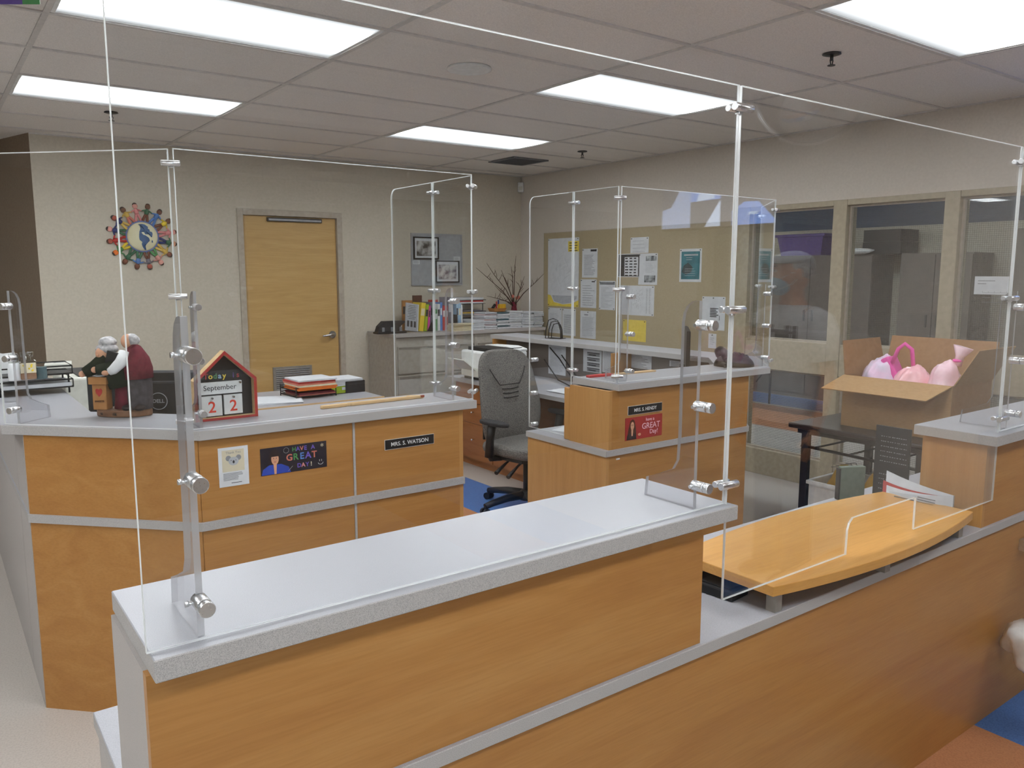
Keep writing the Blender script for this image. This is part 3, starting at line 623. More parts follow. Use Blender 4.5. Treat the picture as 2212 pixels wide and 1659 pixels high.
def standoff(t, p, nrm, z):
    p = Vector((p[0], p[1], z)); nn = Vector((nrm[0], nrm[1], 0)).normalized(); s = Vector((-nn.y, nn.x, 0))
    m = MB(); m.cyl(p-nn*.026, p-nn*.013, .0118, n=20); m.cyl(p-nn*.013, p-nn*.011, .0102, n=20); m.cyl(p-nn*.011, p+nn*.022, .0118, n=20)
    o = wb(m, 'standoff', 'metal', t, bevel=.0008, segs=1)
    b_ = MB(); b_.cyl(p+nn*.014, p+nn*.014+s*.020, .003, n=10); b_.cyl(p+nn*.014+s*.016, p+nn*.014+s*.021, .0042, n=10)
    wb(b_, 'set_screw', 'metal', o).location = (0, 0, 0)
def clamp(t, p, d, z):
    p = Vector((p[0], p[1], z)); d = Vector((d[0], d[1], 0)).normalized(); nn = Vector((-d.y, d.x, 0))
    m = MB(); m.cyl(p-d*.029-nn*.011, p+d*.029-nn*.011, .0088, n=16); m.cyl(p-d*.024+nn*.011, p+d*.024+nn*.011, .0075, n=16); m.cyl(p-nn*.011, p+nn*.011, .0045, n=10)
    m.box(p.x-.006, p.x+.006, p.y-.006, p.y+.006, z-.013, z-.008)
    wb(m, 'panel_clamp', 'metal', t, bevel=.0008, segs=1)
def finset(t, p, nrm, zs=(1.125, 1.307, 1.488)):
    p = Vector(p); nn = Vector(nrm).normalized(); fin(t, p+nn*.016, nn)
    for z in zs: standoff(t, p+nn*.0, nn, z)

YP = -2.057
A1 = thing('acrylic_screen', 'tall clear acrylic screen along the front counter with a pass-through notch', 'screen', (1, YP, ZT))
panel(A1, (-.283, YP), (.962, YP), ZT+.003, 2.003, band=.001)
nx = .970
out = [(0, .836), (1.492-nx, .836), (1.494-nx, .905), (1.501-nx, .923), (1.517-nx, .935), (1.856-nx, .935), (1.856-nx, .836), (2.385-nx, .836), (2.385-nx, 2.003), (0, 2.003)]
panel(A1, (nx, YP), (2.385, YP), 0, 0, out, band=.0012)
panel(A1, (2.393, YP), (3.38, YP), ZT+.003, 2.003, rr=.05)
for x in (.966, 2.389):
    for z in (1.955, 1.52, 1.118): clamp(A1, (x, YP), (1, 0), z)
xf = [atZ(434, 1373, ZT).x, atZ(1512, 1103, ZT).x, atZ(2190, 928, ZT).x, 3.25]
for x in xf: finset(A1, (x, YP), (0, 1))

A2 = thing('acrylic_screen', 'clear acrylic screen bent around the calendar counter', 'screen', (.6, -.4, ZT))
YQ = -.410
c0 = (.190, -.392); l0 = (-.292, .09)
panel(A2, l0, c0, ZT+.002, 2.003); panel(A2, (.200, YQ), (1.362, YQ), ZT+.002, 2.003)
panel(A2, (1.366, -.402), (1.366, -.094), ZT-.018, 2.0); panel(A2, (1.366, -.086), (1.366, .295), .76, 2.0, rr=.04)
for z in (1.955, 1.525, 1.105):
    clamp(A2, (.195, -.402), (.93, -.36), z); clamp(A2, (1.362, -.408), (.7, .7), z); clamp(A2, (1.366, -.09), (0, 1), z)
for px in (437, 983):
    finset(A2, (atY(px, 900 if px < 600 else 860, YQ).x, YQ), (0, 1))
finset(A2, (l0[0]+.03, l0[1]-.03), (.7071, .7071))
A3 = thing('acrylic_screen', 'clear acrylic screen around the work station with the desk phone', 'screen', (2.8, -.4, ZT))
XQ = 2.2
panel(A3, (XQ, .285), (XQ, -.074), .748, 2.01, rl=.04); panel(A3, (XQ, -.082), (XQ, -.404), ZT+.002, 2.01)
panel(A3, (2.21, YQ), (3.405, YQ), ZT+.002, 2.01); panel(A3, (3.412, -.402), (3.765, -.049), ZT+.002, 2.01)
for z in (1.955, 1.525, 1.105):
    clamp(A3, (XQ, -.078), (0, 1), z); clamp(A3, (2.204, -.408), (.8, -.6), z); clamp(A3, (3.41, -.406), (.92, .38), z); clamp(A3, (3.765, -.049), (.7, .7), z)
for px in (1359, 1652):
    finset(A3, (atY(px, 780 if px > 1500 else 810, YQ).x, YQ), (0, 1))
for z in (1.13, .945, .77): standoff(A3, (XQ, .24), (1, 0), z)

# ================================================================== things on the walls
def lines(b, x0, x1, z0, z1, n, th=.003, y=-.0012, ragged=.35):
    for k in range(n):
        z = z1-(z1-z0)*k/max(n-1, 1); e = x1-(x1-x0)*ragged*rnd.random()
        b.box(x0, e, y, y+.0004, z-th, z)
def pins(t, spots):
    for x, z in spots:
        MB().cyl((x, -.001, z), (x, -.009, z), .004, n=8).build('pushpin', 'ink', t)
def wsheet(name, label, q, paper='paper', X=None, rz=R(-90), pin='tt', group='papers on the tackboard', zoom=(1150, 480, 4.424), cat='paper'):
    X = XR-.014 if X is None else X
    f = lambda zx, zy: atX(zoom[0]+zx/zoom[2], zoom[1]+zy/zoom[2], X)
    p, r_ = f(q[0], q[1]), f(q[2], q[3]); wd, hg = p.y-r_.y, p.z-r_.z
    t = thing(name, label, cat, (X, (p.y+r_.y)/2, r_.z), rz, group)
    MB().box(-wd/2, wd/2, -.0008, .0, 0, hg).build('sheet', paper, t)
    if 't' in pin: pins(t, [(-wd/2+.015, hg-.012), (wd/2-.015, hg-.012)] if pin != 'c' else [(0, hg-.012)])
    if 'c' in pin: pins(t, [(0, hg-.012)])
    if 'b' in pin: pins(t, [(-wd/2+.015, .012), (wd/2-.015, .012)])
    return t, wd, hg
p0 = atX(1178, 505, XR); z0 = .995
tb = thing('tackboard', 'wide tan tackboard covering the lower wall, full of pinned papers', 'tackboard', (XR-.0015, (p0.y+1.0)/2, z0-.1), R(-90))
hwid = (p0.y-1.0)/2; MB().box(-hwid, hwid, -.012, 0, 0, 2.015-z0+.1).build('board', 'tack', tb)
b = MB(); b.box(-hwid-.006, -hwid, -.014, 0, 0, 1.121); b.box(-hwid-.006, hwid, -.014, 0, 1.12, 1.126); b.build('trim', 'frame', tb)

t, wd, hg = wsheet('wall_map', 'large street map with yellow title block pinned at the board end', (152, 160, 440, 812), cat='map', pin='tb')
MB().box(wd*.16, wd*.5, -.0014, -.0008, hg*.80, hg*.95).build('title_block', 'ypaper', t)
b = MB(); lines(b, wd*.2, wd*.46, hg*.82, hg*.93, 4, .008, -.0018, .2); b.build('print', 'ink', t)
b = MB(); b.slab([(-wd/2, 0), (wd/2, 0), (wd/2, hg*.10), (wd*.3, hg*.05), (0, hg*.03), (-wd*.3, hg*.06), (-wd*.40, hg*.16), (-wd/2, hg*.17)], -.0014, -.0008); b.build('border', 'ypaper', t)
b = MB(); b.slab([(-wd*.36, hg*.16), (-wd*.28, hg*.07), (0, hg*.035), (wd*.28, hg*.06), (wd*.44, hg*.12), (wd*.45, hg*.16)], -.0012, -.0008); b.build('inset', 'inkfaint', t)
b = MB()
for k in range(46):
    x, z = rnd.uniform(-.42, .42)*wd, rnd.uniform(.2, .78)*hg; a_ = rnd.choice((.4, .5, -1.1, -1.0, 1.4)); L = rnd.uniform(.04, .13)
    b.bar((x, -.0012, z), (x+L*math.cos(a_), -.0012, z+L*math.sin(a_)), .0004, .0016)
b.build('street_lines', 'inkfaint', t)
def letter(q, label, n=16, hd=None, paper='paper', pin='t', ik='inkgrey', rag=.35):
    t, wd, hg = wsheet('pinned_letter', label, q, paper, pin=pin)
    b = MB(); lines(b, -wd*.38, wd*.38, hg*.1, hg*.78, n, .004, ragged=rag); b.build('print', ik, t)
    if hd:
        b = MB(); b.box(hd[0]*wd, hd[1]*wd, -.0014, -.0008, hd[2]*hg, hd[3]*hg); b.build('heading', hd[4], t)
    return t, wd, hg
letter((478, 255, 620, 530), 'printed letter with a black corner heading, right of the street map', 17, (.05, .44, .90, .97, 'ink'))
t, wd, hg = letter((463, 545, 610, 822), 'printed notice with a small dark stamp, directly below the letter with black heading', 9, (.2, .4, .9, .94, 'ink'))
b = MB()
for k in range(6): lines(b, -wd*.35+k*wd*.12, -wd*.28+k*wd*.12, hg*.12, hg*.4, 10, .003, ragged=.5)
b.build('columns', 'inkfaint', t)
t, wd, hg = letter((640, 560, 790, 842), 'printed list with a grey header bar, four pins holding it', 18, (-.46, .46, .87, .96, 'grey'), pin='tb', ik='inkfaint', rag=.7)
letter((153, 815, 280, 1065), 'sheet pinned under the map, left of its twin', 16, None, ik='inkfaint', pin='t')
letter((287, 825, 413, 1090), 'sheet with a grey text block pinned under the map, right of its twin', 20, None, ik='inkgrey', pin='t', rag=.15)
letter((460, 845, 605, 1118), 'sheet with a dense grey word square and a single centre pin', 24, (-.25, .0, .84, .88, 'inkgrey'), pin='c', ik='inkfaint', rag=.2)
letter((940, 148, 1110, 292), 'short blank-looking note, highest paper on the tackboard', 4, None, ik='inkfaint')
t, wd, hg = wsheet('pinned_schedule', 'dark bordered schedule table pinned beside the folded brochure', (820, 305, 1020, 525), 'paper', pin='')
MB().box(-wd*.46, wd*.48, -.0014, -.0008, hg*.03, hg*.97).build('dark_panel', 'dark', t); MB().box(-wd*.18, wd*.45, -.0018, -.0014, hg*.06, hg*.86).build('light_panel', 'paper', t)
b = MB()
for c_ in range(3): lines(b, -wd*.15+c_*wd*.2, -wd*.0+c_*wd*.2, hg*.1, hg*.83, 7, .012, -.0022, .3)
b.build('print', 'ink', t)
t, wd, hg = wsheet('pinned_brochure', 'white brochure page with two dark photographs', (1018, 300, 1192, 600), 'paper')
b = MB(); b.box(-wd*.12, wd*.44, -.0014, -.0008, hg*.76, hg*.92); b.box(-wd*.18, wd*.4, -.0014, -.0008, hg*.08, hg*.30); b.build('photograph', 'photo', t)
b = MB(); lines(b, -wd*.12, wd*.35, hg*.4, hg*.7, 9, .003); b.build('print', 'inkfaint', t)
t, wd, hg = wsheet('floor_plan', 'large pencil seating plan, the widest white sheet on the tackboard', (825, 603, 1160, 900), 'paper', pin='tb')
b = MB()
for k in range(60):
    a_, r_ = rnd.uniform(0, 6.28), rnd.uniform(.01, .09); x, z = .02*0+r_*math.cos(a_), hg*.58+r_*math.sin(a_)
    b.bar((x, -.0012, z), (x+rnd.uniform(-.02, .02), -.0012, z+rnd.uniform(-.02, .02)), .0004, .0018)
b.box(-.05, -.048, -.0014, -.0008, hg*.2, hg*.4); b.box(.03, .032, -.0014, -.0008, hg*.2, hg*.4)
for c_ in range(2): lines(b, wd*.28+c_*wd*.08, wd*.33+c_*wd*.08, hg*.1, hg*.9, 24, .003)
b.build('print', 'inkgrey', t)
MB().box(-wd*.13, -wd*.128, -.002, -.0008, 0, hg).build('fold_line', 'inkfaint', t)
t, wd, hg = wsheet('yellow_note', 'bright yellow handwritten sheet pinned on the tackboard', (868, 927, 1083, 1148), 'ypaper')
b = MB()
for k in range(26):
    x, z = rnd.uniform(-.35, .35)*wd, rnd.uniform(.15, .85)*hg; a_ = rnd.uniform(0, 3.1); b.bar((x, -.0012, z), (x+.02*math.cos(a_), -.0012, z+.02*math.sin(a_)), .0004, .002)
b.build('handwriting', 'ochre', t)
t, wd, hg = wsheet('teal_poster', 'small teal poster with white border on the tackboard', (1412, 257, 1612, 572), 'paper', cat='poster', pin='t')
MB().box(-wd*.42, wd*.42, -.0014, -.0008, hg*.08, hg*.92).build('picture', 'teal', t)
b = MB(); b.box(-wd*.3, wd*.34, -.0018, -.0014, hg*.79, hg*.84); lines(b, -wd*.2, wd*.2, hg*.68, hg*.74, 2, .004, -.0018); lines(b, -wd*.25, wd*.25, hg*.2, hg*.4, 4, .003, -.0018); b.build('print', 'lgrey', t)
b = MB(); b.slab([(-wd*.4, hg*.3), (-wd*.3, hg*.5), (-wd*.1, hg*.58), (wd*.1, hg*.45), (wd*.05, hg*.3), (-wd*.2, hg*.22)], -.0017, -.0014); b.build('dark_shape', 'tealdk', t)
t, wd, hg = wsheet('pinned_notice', 'white notice with bold short lines at the frame end of the tackboard', (1625, 708, 1835, 1038), pin='tc')
b = MB(); lines(b, -wd*.14, wd*.3, hg*.42, hg*.66, 6, .009, ragged=.45); b.box(wd*.26, wd*.28, -.0014, -.0008, hg*.3, hg*.44); b.build('print', 'ink', t)
t, wd, hg = wsheet('small_tag', 'narrow paper tag hanging below the bold notice', (1685, 1062, 1755, 1208), pin='c')
b = MB(); lines(b, -wd*.3, wd*.3, hg*.3, hg*.7, 4, .003); b.build('print', 'inkgrey', t)
# papers on the inner face of the right station
for q, lb, n_, ik in (((155, 1165, 318, 1470), 'printed sheet on the desk partition nearest the printer', 20, 'inkfaint'), ((672, 1207, 800, 1450), 'printed sheet on the desk partition beside the labelled diagram page', 16, 'inkfaint'), ((880, 1245, 1138, 1412), 'wide sheet on the desk partition beside the divider board', 9, 'inkgrey'), ((1312, 1320, 1450, 1392), 'low sheet on the desk partition beyond the divider board', 6, 'inkgrey')):
    t, wd, hg = wsheet('partition_sheet', lb, q, X=3.638, pin='', group='papers on the desk partition'); b = MB(); lines(b, -wd*.4, wd*.4, hg*.1, hg*.9, n_, .004); b.build('print', ik, t)
t, wd, hg = wsheet('partition_sheet', 'page with four stacked grey diagrams on the desk partition', (488, 1212, 660, 1447), X=3.638, pin='', group='papers on the desk partition')
b = MB()
for k in range(4): z = hg*(.72-.23*k); b.box(-wd*.28, wd*.4, -.0014, -.0008, z, z+hg*.17)
b.build('diagram', 'inkgrey', t); b = MB()
for k in range(4): z = hg*(.72-.23*k); b.box(-wd*.28, wd*.4, -.0018, -.0014, z+hg*.13, z+hg*.17); b.box(-wd*.2, wd*.2, -.0018, -.0014, z+hg*.03, z+hg*.08)
b.build('diagram_label', 'ink', t)

# ---- grey pin board with two framed prints on the back wall
p0 = atY(886, 503, YB); p1 = atY(997, 616, YB); wd, hg = p1.x-p0.x, p0.z-p1.z
t = thing('pin_board', 'small grey fabric pin board on the back wall', 'board', ((p0.x+p1.x)/2, YB, p1.z)); PB = Vector(t.location)
MB().box(-wd/2+.012, wd/2-.012, -.014, 0, .012, hg-.012).build('fabric', 'lgrey', t)
b = MB()
for q in ((-wd/2, wd/2, 0, .012), (-wd/2, wd/2, hg-.012, hg), (-wd/2, -wd/2+.012, .012, hg-.012), (wd/2-.012, wd/2, .012, hg-.012)): b.box(q[0], q[1], -.02, 0, q[2], q[3])
b.build('frame', 'lgrey', t)
def picture(q, label, art):
    f = lambda zx, zy: atY(790+zx/5.53, 480+zy/5.53, YB-.02); p, r_ = f(q[0], q[1]), f(q[2], q[3]); wd, hg = r_.x-p.x, p.z-r_.z
    t = thing('framed_print', label, 'picture', ((p.x+r_.x)/2, YB-.0205, r_.z), group='framed prints')
    b = MB(); fw = .012
    for a in ((-wd/2, wd/2, 0, fw), (-wd/2, wd/2, hg-fw, hg), (-wd/2, -wd/2+fw, fw, hg-fw), (wd/2-fw, wd/2, fw, hg-fw)): b.box(a[0], a[1], -.014, 0, a[2], a[3])
    b.build('frame', 'black', t); MB().box(-wd/2+fw, wd/2-fw, -.006, -.001, fw, hg-fw).build('mat_board', 'paper', t); MB().box(-wd*.38, wd*.38, -.0066, -.006, hg*.15, hg*.82).build('print', art, t)
picture((565, 172, 868, 445), 'black framed dark print, upper of the two on the grey pin board', 'art'); picture((830, 458, 1113, 720), 'black framed pale print, lower of the two on the grey pin board', 'art2')
for zx, zy, lb in ((605, 478, 'tiny caption card below the dark framed print'), (1090, 436, 'tiny caption card above the pale framed print')):
    p = atY(790+zx/5.53, 480+zy/5.53, YB-.0145); t = thing('caption_card', lb, 'card', (p.x, p.y, p.z-.02), group='caption cards')
    MB().box(-.04, .04, -.001, .0, 0, .042).build('card', 'paper', t); b = MB(); lines(b, -.03, .03, .012, .03, 3, .003); b.build('print', 'inkgrey', t)

# ---- globe ornament with a ring of children
g = thing('globe_ornament', 'painted globe wall ornament ringed by colourful figures holding hands', 'ornament', (.99, YB, 1.897))
b = MB(); b.cyl((0, -.004, 0), (0, -.020, 0), .128, n=40); b.build('ring', 'ring', g, bevel=.004)
b = MB(); n_ = 36; pr = [(.115*math.cos(k*math.pi/16), -.02-.03*math.sin(k*math.pi/16)) for k in range(9)]
v = [];
for r_, y in pr:
    for k in range(n_): v.append((r_*math.cos(6.2832*k/n_), y, r_*math.sin(6.2832*k/n_)))
b.add(v, [(i*n_+k, i*n_+(k+1) % n_, (i+1)*n_+(k+1) % n_, (i+1)*n_+k) for i in range(8) for k in range(n_)], 0, True); b.build('globe', 'globeC', g)
def gz(x, z): r_ = min(math.hypot(x, z)/.115, .999); return -.02-.03*math.sqrt(1-r_*r_)-.002
def cont(poly):
    n2 = len(poly); c_ = (sum(p[0] for p in poly)/n2, sum(p[1] for p in poly)/n2); m = MB(); vs = []
    rings = 4
    for j in range(1, rings+1):
        for p in poly: x = c_[0]+(p[0]-c_[0])*j/rings; z = c_[1]+(p[1]-c_[1])*j/rings; vs.append((x, gz(x, z)-.0005, z))
    vs.append((c_[0], gz(*c_)-.0005, c_[1])); ce = len(vs)-1
    fs = [(ce, k, (k+1) % n2) for k in range(n2)]+[(j*n2+k, j*n2+(k+1) % n2, (j+1)*n2+(k+1) % n2, (j+1)*n2+k) for j in range(rings-1) for k in range(n2)]
    m.add(vs, fs, 0, True); m.build('continent', 'globeB', g)
sc_ = .128/390.
def gp(zx, zy): return ((zx-905)*sc_, -(zy-835)*sc_)
cont([gp(*p) for p in ((805, 545), (900, 530), (960, 545), (1030, 600), (1020, 640), (1060, 670), (1060, 710), (1110, 720), (1125, 765), (1105, 850), (1085, 850), (1075, 790), (980, 780), (955, 790), (930, 740), (880, 710), (870, 740), (815, 760), (820, 720), (850, 650), (840, 600), (850, 560))])
cont([gp(*p) for p in ((815, 760), (870, 745), (900, 790), (960, 810), (1035, 870), (1050, 935), (1000, 985), (965, 1030), (940, 1070), (965, 1160), (930, 1160), (880, 1090), (858, 1020), (875, 970), (815, 920), (805, 850))])
cont([gp(*p) for p in ((1090, 925), (1120, 925), (1125, 980), (1090, 980))])
FIG = [('skinpk', 'pinkp', 'pinkp'), ('skind', 'vest', 'brownp'), ('brownp', 'bluep', 'bluep'), ('skind', 'yellow', 'brownp'), ('skinpk', 'pinkp', 'pinkp'), ('skin', 'vest', 'navy'), ('brownp', 'mustard', 'mustard'), ('skinpk', 'skinpk', 'green'), ('rust', 'bookgrey', 'brownp'), ('brownp', 'bluep', 'vest'), ('brownp', 'vest', 'vest'), ('orangep', 'green', 'yellow'), ('rust', 'red', 'red'), ('skinpk', 'navy', 'vest'), ('rust', 'navy', 'mustard'), ('skind', 'mustard', 'salmon')]
NF = len(FIG)
for k, (hd, sh, pt) in enumerate(FIG):
    a_ = R(100-k*360/NF); m = MB()
    def L_(u, v_): return ((.0+u)*math.sin(-a_+R(90))*1+0, v_)
    er = Vector((math.cos(a_), 0, math.sin(a_))); et = Vector((-math.sin(a_), 0, math.cos(a_)))
    q = lambda r_, t_, y=-.014: er*r_+et*t_+Vector((0, y, 0))
    m.ball(q(.243, 0), (.021, .012, .021), 12, 7, 0)
    m.tube([q(.225, 0), q(.205, 0), q(.18, 0)], [.008, .02, .015], 8, 1)
    m.tube([q(.182, .004), q(.15, .014), q(.124, .018)], [.011, .01, .011], 7, 2); m.tube([q(.182, -.004), q(.15, -.014), q(.124, -.018)], [.011, .01, .011], 7, 2)
    for sg in (-1, 1): m.tube([q(.212, sg*.012), q(.207, sg*.028), q(.198, sg*.043)], [.008, .006, .006], 6, 1)
    hr = MB(); hr.ball(q(.252, 0, -.011), (.019, .012, .019), 10, 6); fo = m.build('figure', [hd, sh, pt], g); hr.build('hair', rnd.choice(('hair', 'hairbr', 'hair')), fo)

# ================================================================== filing cabinets along the back wall
FX, FY0, FY1, FZ = 2.965, 3.265, 3.84, 1.05
for k, lb in enumerate(('putty steel lateral filing cabinet closest to the door', 'putty steel lateral filing cabinet in the room corner')):
    x0 = FX+.005+k*.868; t = thing('filing_cabinet', lb, 'cabinet', (x0+.434, (FY0+FY1)/2, 0), group='filing cabinets')
    hw = .432; hd = (FY1-FY0)/2
    MB().box(-hw, hw, -hd+.02, hd, .04, FZ-.032).build('body', 'putty', t); MB().box(-hw+.02, hw-.02, -hd+.06, hd-.02, 0, .04).build('plinth', 'dark', t)
    for z_, hh in ((.05, .31), (.365, .31), (.68, .265)):
        d = MB().box(-hw+.012, hw-.012, -hd, -hd+.02, z_, z_+hh-.012).build('drawer', 'putty', t, bevel=.003); MB().box(-hw+.02, hw-.02, -hd-.006, -hd, z_+hh-.034, z_+hh-.018).build('pull_rail', 'puttyd', d)
t = thing('cabinet_top', 'grey laminate top lying across both filing cabinets', 'top', (FX+.87, (FY0+FY1)/2, FZ-.0318))
MB().box(-.875, .875, -.292, .287, 0, .032).build('slab', 'lamside', t, bevel=.003)

Zc = FZ+.0005
def cab(zx, zy, Y): return atY(790+zx/5.53, 480+zy/5.53, Y)
# hole punch
p = cab(115, 1275, 3.42); q_ = cab(460, 1275, 3.42)
t = thing('hole_punch', 'black heavy duty three hole punch on the cabinet top', 'hole punch', ((p.x+q_.x)/2, 3.42, Zc)); L = q_.x-p.x
MB().box(-L/2, L/2, -.05, .05, 0, .02).build('base', 'black', t, bevel=.004)
MB().slab([(-L*.48, .02), (L*.30, .02), (L*.33, .07), (L*.48, .10), (L*.46, .115), (-L*.25, .115), (-L*.42, .07)], -.035, .035).build('lever', 'blackm', t, bevel=.004)
for x in (-.3, 0, .3): MB().box(L*x-.012, L*x+.012, -.045, -.036, .02, .06).build('punch_head', 'grey', t)
# books and folders
def book(x0, x1, zt, mat, label, Y0=3.47, dp=.17, lean=0, pages=True, grp='books standing on the cabinet', cover=None):
    w_ = x1-x0; t = thing('book', label, 'book', ((x0+x1)/2, Y0, Zc+(abs(math.sin(lean))*0)), 0, grp)
    m = MB(); e = min(.003, w_*.2); m.box(-w_/2, -w_/2+e, 0, dp, 0, zt); m.box(w_/2-e, w_/2, 0, dp, 0, zt); m.box(-w_/2+e, w_/2-e, 0, e, 0, zt)
    o = m.build('cover', mat, t); q = MB().box(-w_/2+e, w_/2-e, e, dp-.006, .004, zt-.004).build('pages', 'paper', t)
    lb_ = MB().box(-w_/2+e*1.2, w_/2-e*1.2, -.0006, 0, zt*.55, zt*.8).build('spine_label', rnd.choice(('paper', 'ink', 'cream')), t)
    if lean:
        for c in (o, q, lb_): c.rotation_euler = (0, lean, 0); c.location = ((zt*math.sin(lean)*-.5), 0, abs(math.sin(lean))*w_/2)
    return t
bx = lambda zx, Y=3.47: cab(zx, 1250, Y).x
zt = lambda zy, Y=3.47: cab(600, zy, Y).z-Zc
# grey leaflet folder leaning, cover to the room
p = cab(480, 1280, 3.44); q_ = cab(625, 1280, 3.44); L = q_.x-p.x
t = thing('leaflet_folder', 'pale grey leaflet with printed cover leaning beside the yellow book', 'folder', ((p.x+q_.x)/2, 3.44, Zc)); M3 = Matrix.Rotation(R(10), 3, 'Y') @ Matrix.Rotation(R(-12), 3, 'X')
hh = zt(975)
MB().obox(M3 @ Vector((0, 0, hh/2))+Vector((-.012, 0, .012)), (L, .012, hh), M3).build('cover', 'lgrey', t); m = MB()
for k in range(9): m.obox(M3 @ Vector((0, -.0068, hh*(.92-.06*k)))+Vector((-.012, 0, .012)), (L*rnd.uniform(.4, .75), .0006, .004), M3)
for k in range(3): m.obox(M3 @ Vector((L*(-.28+.28*k), -.0068, hh*.25))+Vector((-.012, 0, .012)), (L*.17, .0006, hh*.22), M3)
m.build('print', 'ink', t)
MB().obox(M3 @ Vector((L/2+.006, .02, hh/2))+Vector((-.012, 0, .012)), (.008, .05, hh), M3).build('inner_sheet', 'paper', t)
book(bx(655), bx(705), zt(965), 'yellow', 'thick yellow book leaning on the black bookend', lean=R(7)); book(bx(712), bx(745), zt(985), 'lime', 'yellow-green book next to the thick yellow book', lean=R(6))
book(bx(750), bx(772), zt(1000), 'magenta', 'pink spined book next to the yellow-green book', lean=R(5)); book(bx(778), bx(800), zt(960), 'bookgrey', 'dark grey spined book beside the pink one')
book(bx(690), bx(795), zt(882), 'hairbr', 'brown backed tall booklet standing behind the yellow books', Y0=3.66, dp=.02); book(bx(560), bx(680), zt(940), 'tan', 'tan folder standing behind the pale grey leaflet', Y0=3.66, dp=.02)
book(bx(832), bx(858), zt(1050), 'green', 'small green book between the bookends'); book(bx(860), bx(890), zt(985), 'white', 'white spined book beside the small green book'); book(bx(892), bx(918), zt(965), 'bluep', 'blue book beside the white spined book')
book(bx(922), bx(950), zt(1005), 'red', 'first of two red books, beside the blue book'); book(bx(952), bx(984), zt(1010), 'redp', 'darker of the two red books'); book(bx(880), bx(985), zt(940), 'red', 'red folder standing behind the row of books', Y0=3.66, dp=.02)
book(bx(990), bx(1042), zt(905), 'bookgrey', 'tall grey-violet binder at the far bookend'); book(bx(1084), bx(1108), zt(975), 'lblue', 'first pale blue book by the tray rack'); book(bx(1110), bx(1140), zt(980), 'lblue', 'thicker pale blue book by the tray rack'); book(bx(1142), bx(1158), zt(1000), 'white', 'thin white book by the tray rack')
for zx, lb, sg in ((805, 'black steel bookend holding the yellow books', -1), (1076, 'black steel bookend holding the grey-violet binder', -1)):
    t = thing('bookend', lb, 'bookend', (bx(zx), 3.44, Zc)); MB().box(-.001, .003, 0, .14, 0, .15).build('upright', 'black', t); MB().box(-.10, .003, 0, .14, 0, .0015).build('foot', 'black', t)
    MB().slab([(-.085, .0015), (-.001, .0015), (-.001, .15)], -.002, 0).build('gusset', 'black', t)
# loose paper piles
def pile(zx0, zx1, zy0, mat, label, Y=3.36, n=9, dp=.2, name='paper_pile', grp='paper piles on the cabinet', jit=.009):
    x0, x1 = cab(zx0, 1270, Y).x, cab(zx1, 1270, Y).x; hh = cab(zx0, zy0, Y).z-Zc; w_ = x1-x0
    t = thing(name, label, 'papers', ((x0+x1)/2, Y+dp/2, Zc), 0, grp); me = None
    for k in range(n):
        m = mat if isinstance(mat, str) else mat[k % len(mat)]
        MB().box(-w_/2, w_/2, -dp/2, dp/2, 0, hh/n*.8).build('booklet', m, t, loc=(rnd.uniform(-jit, jit), rnd.uniform(-jit, jit), hh/n*k), rz=rnd.uniform(-.06, .06))
    return t
pile(1050, 1278, 1212, 'cream', 'low pile of cream paper at the cabinet edge', Y=3.30, n=5, dp=.12); pile(1282, 1420, 1165, 'paper', 'rumpled pile of white paper beside the cream pile', Y=3.33, n=7)
pile(1424, 1566, 1075, ('gridpaper', 'paper', 'pinkgrey'), 'booklet stack with pale pink covers', n=10, name='booklet_stack'); pile(1570, 1712, 1075, ('paper', 'sage', 'paper', 'gridpaper'), 'booklet stack with grey-green covers', n=10, name='booklet_stack')
pile(1718, 1868, 1060, 'paper', 'tallest white booklet stack, beside the grey-green one', n=10, name='booklet_stack'); pile(1874, 1998, 1065, 'paper', 'white booklet stack, second from the wall corner', n=10, name='booklet_stack'); pile(2004, 2118, 1065, 'paper', 'white booklet stack against the tackboard wall', n=10, name='booklet_stack')
# black tray rack
p = cab(1100, 1170, 3.52); q_ = cab(1455, 1170, 3.52); L = q_.x-p.x
t = thing('letter_tray_rack', 'black three tier letter tray rack loaded with folders', 'tray rack', ((p.x+q_.x)/2, 3.70, Zc))
for k, z_ in enumerate((.02, .13, .245)):
    MB().box(-L/2, L/2, -.15, .12, z_, z_+.003).build('tray', 'black', t)
    m = MB(); m.tube([(-L/2, -.15, z_+.04), (L/2, -.15, z_+.04), (L/2, .12, z_+.04), (-L/2, .12, z_+.04)], .004, 6, closed=True); m.build('tray_rim', 'black', t)
for sx in (-1, 1):
    for y in (-.12, .1): MB().cyl((sx*L*.45, y, 0), (sx*L*.45, y, .285), .004, n=8).build('post', 'black', t)
for z_, n_, mats, lb in ((.024, 5, ('maroon', 'black', 'redp'), 'stack of dark red folders in the bottom tray of the rack'), (.134, 3, ('grey', 'ochre', 'bookgrey'), 'grey and yellow folders in the middle tray of the rack'), (.249, 4, ('paper', 'redp', 'paper'), 'magazines lying in the top tray of the rack')):
    f_ = thing('folder_pile', lb, 'folders', ((p.x+q_.x)/2-.01, 3.69, Zc+z_+.0035), 0, 'folders in the tray rack')
    for k in range(n_): MB().box(-L*.44, L*.44, -.14, .11, 0, .013).build('folder', mats[k % len(mats)], f_, loc=(rnd.uniform(-.008, .008), 0, k*.0145))
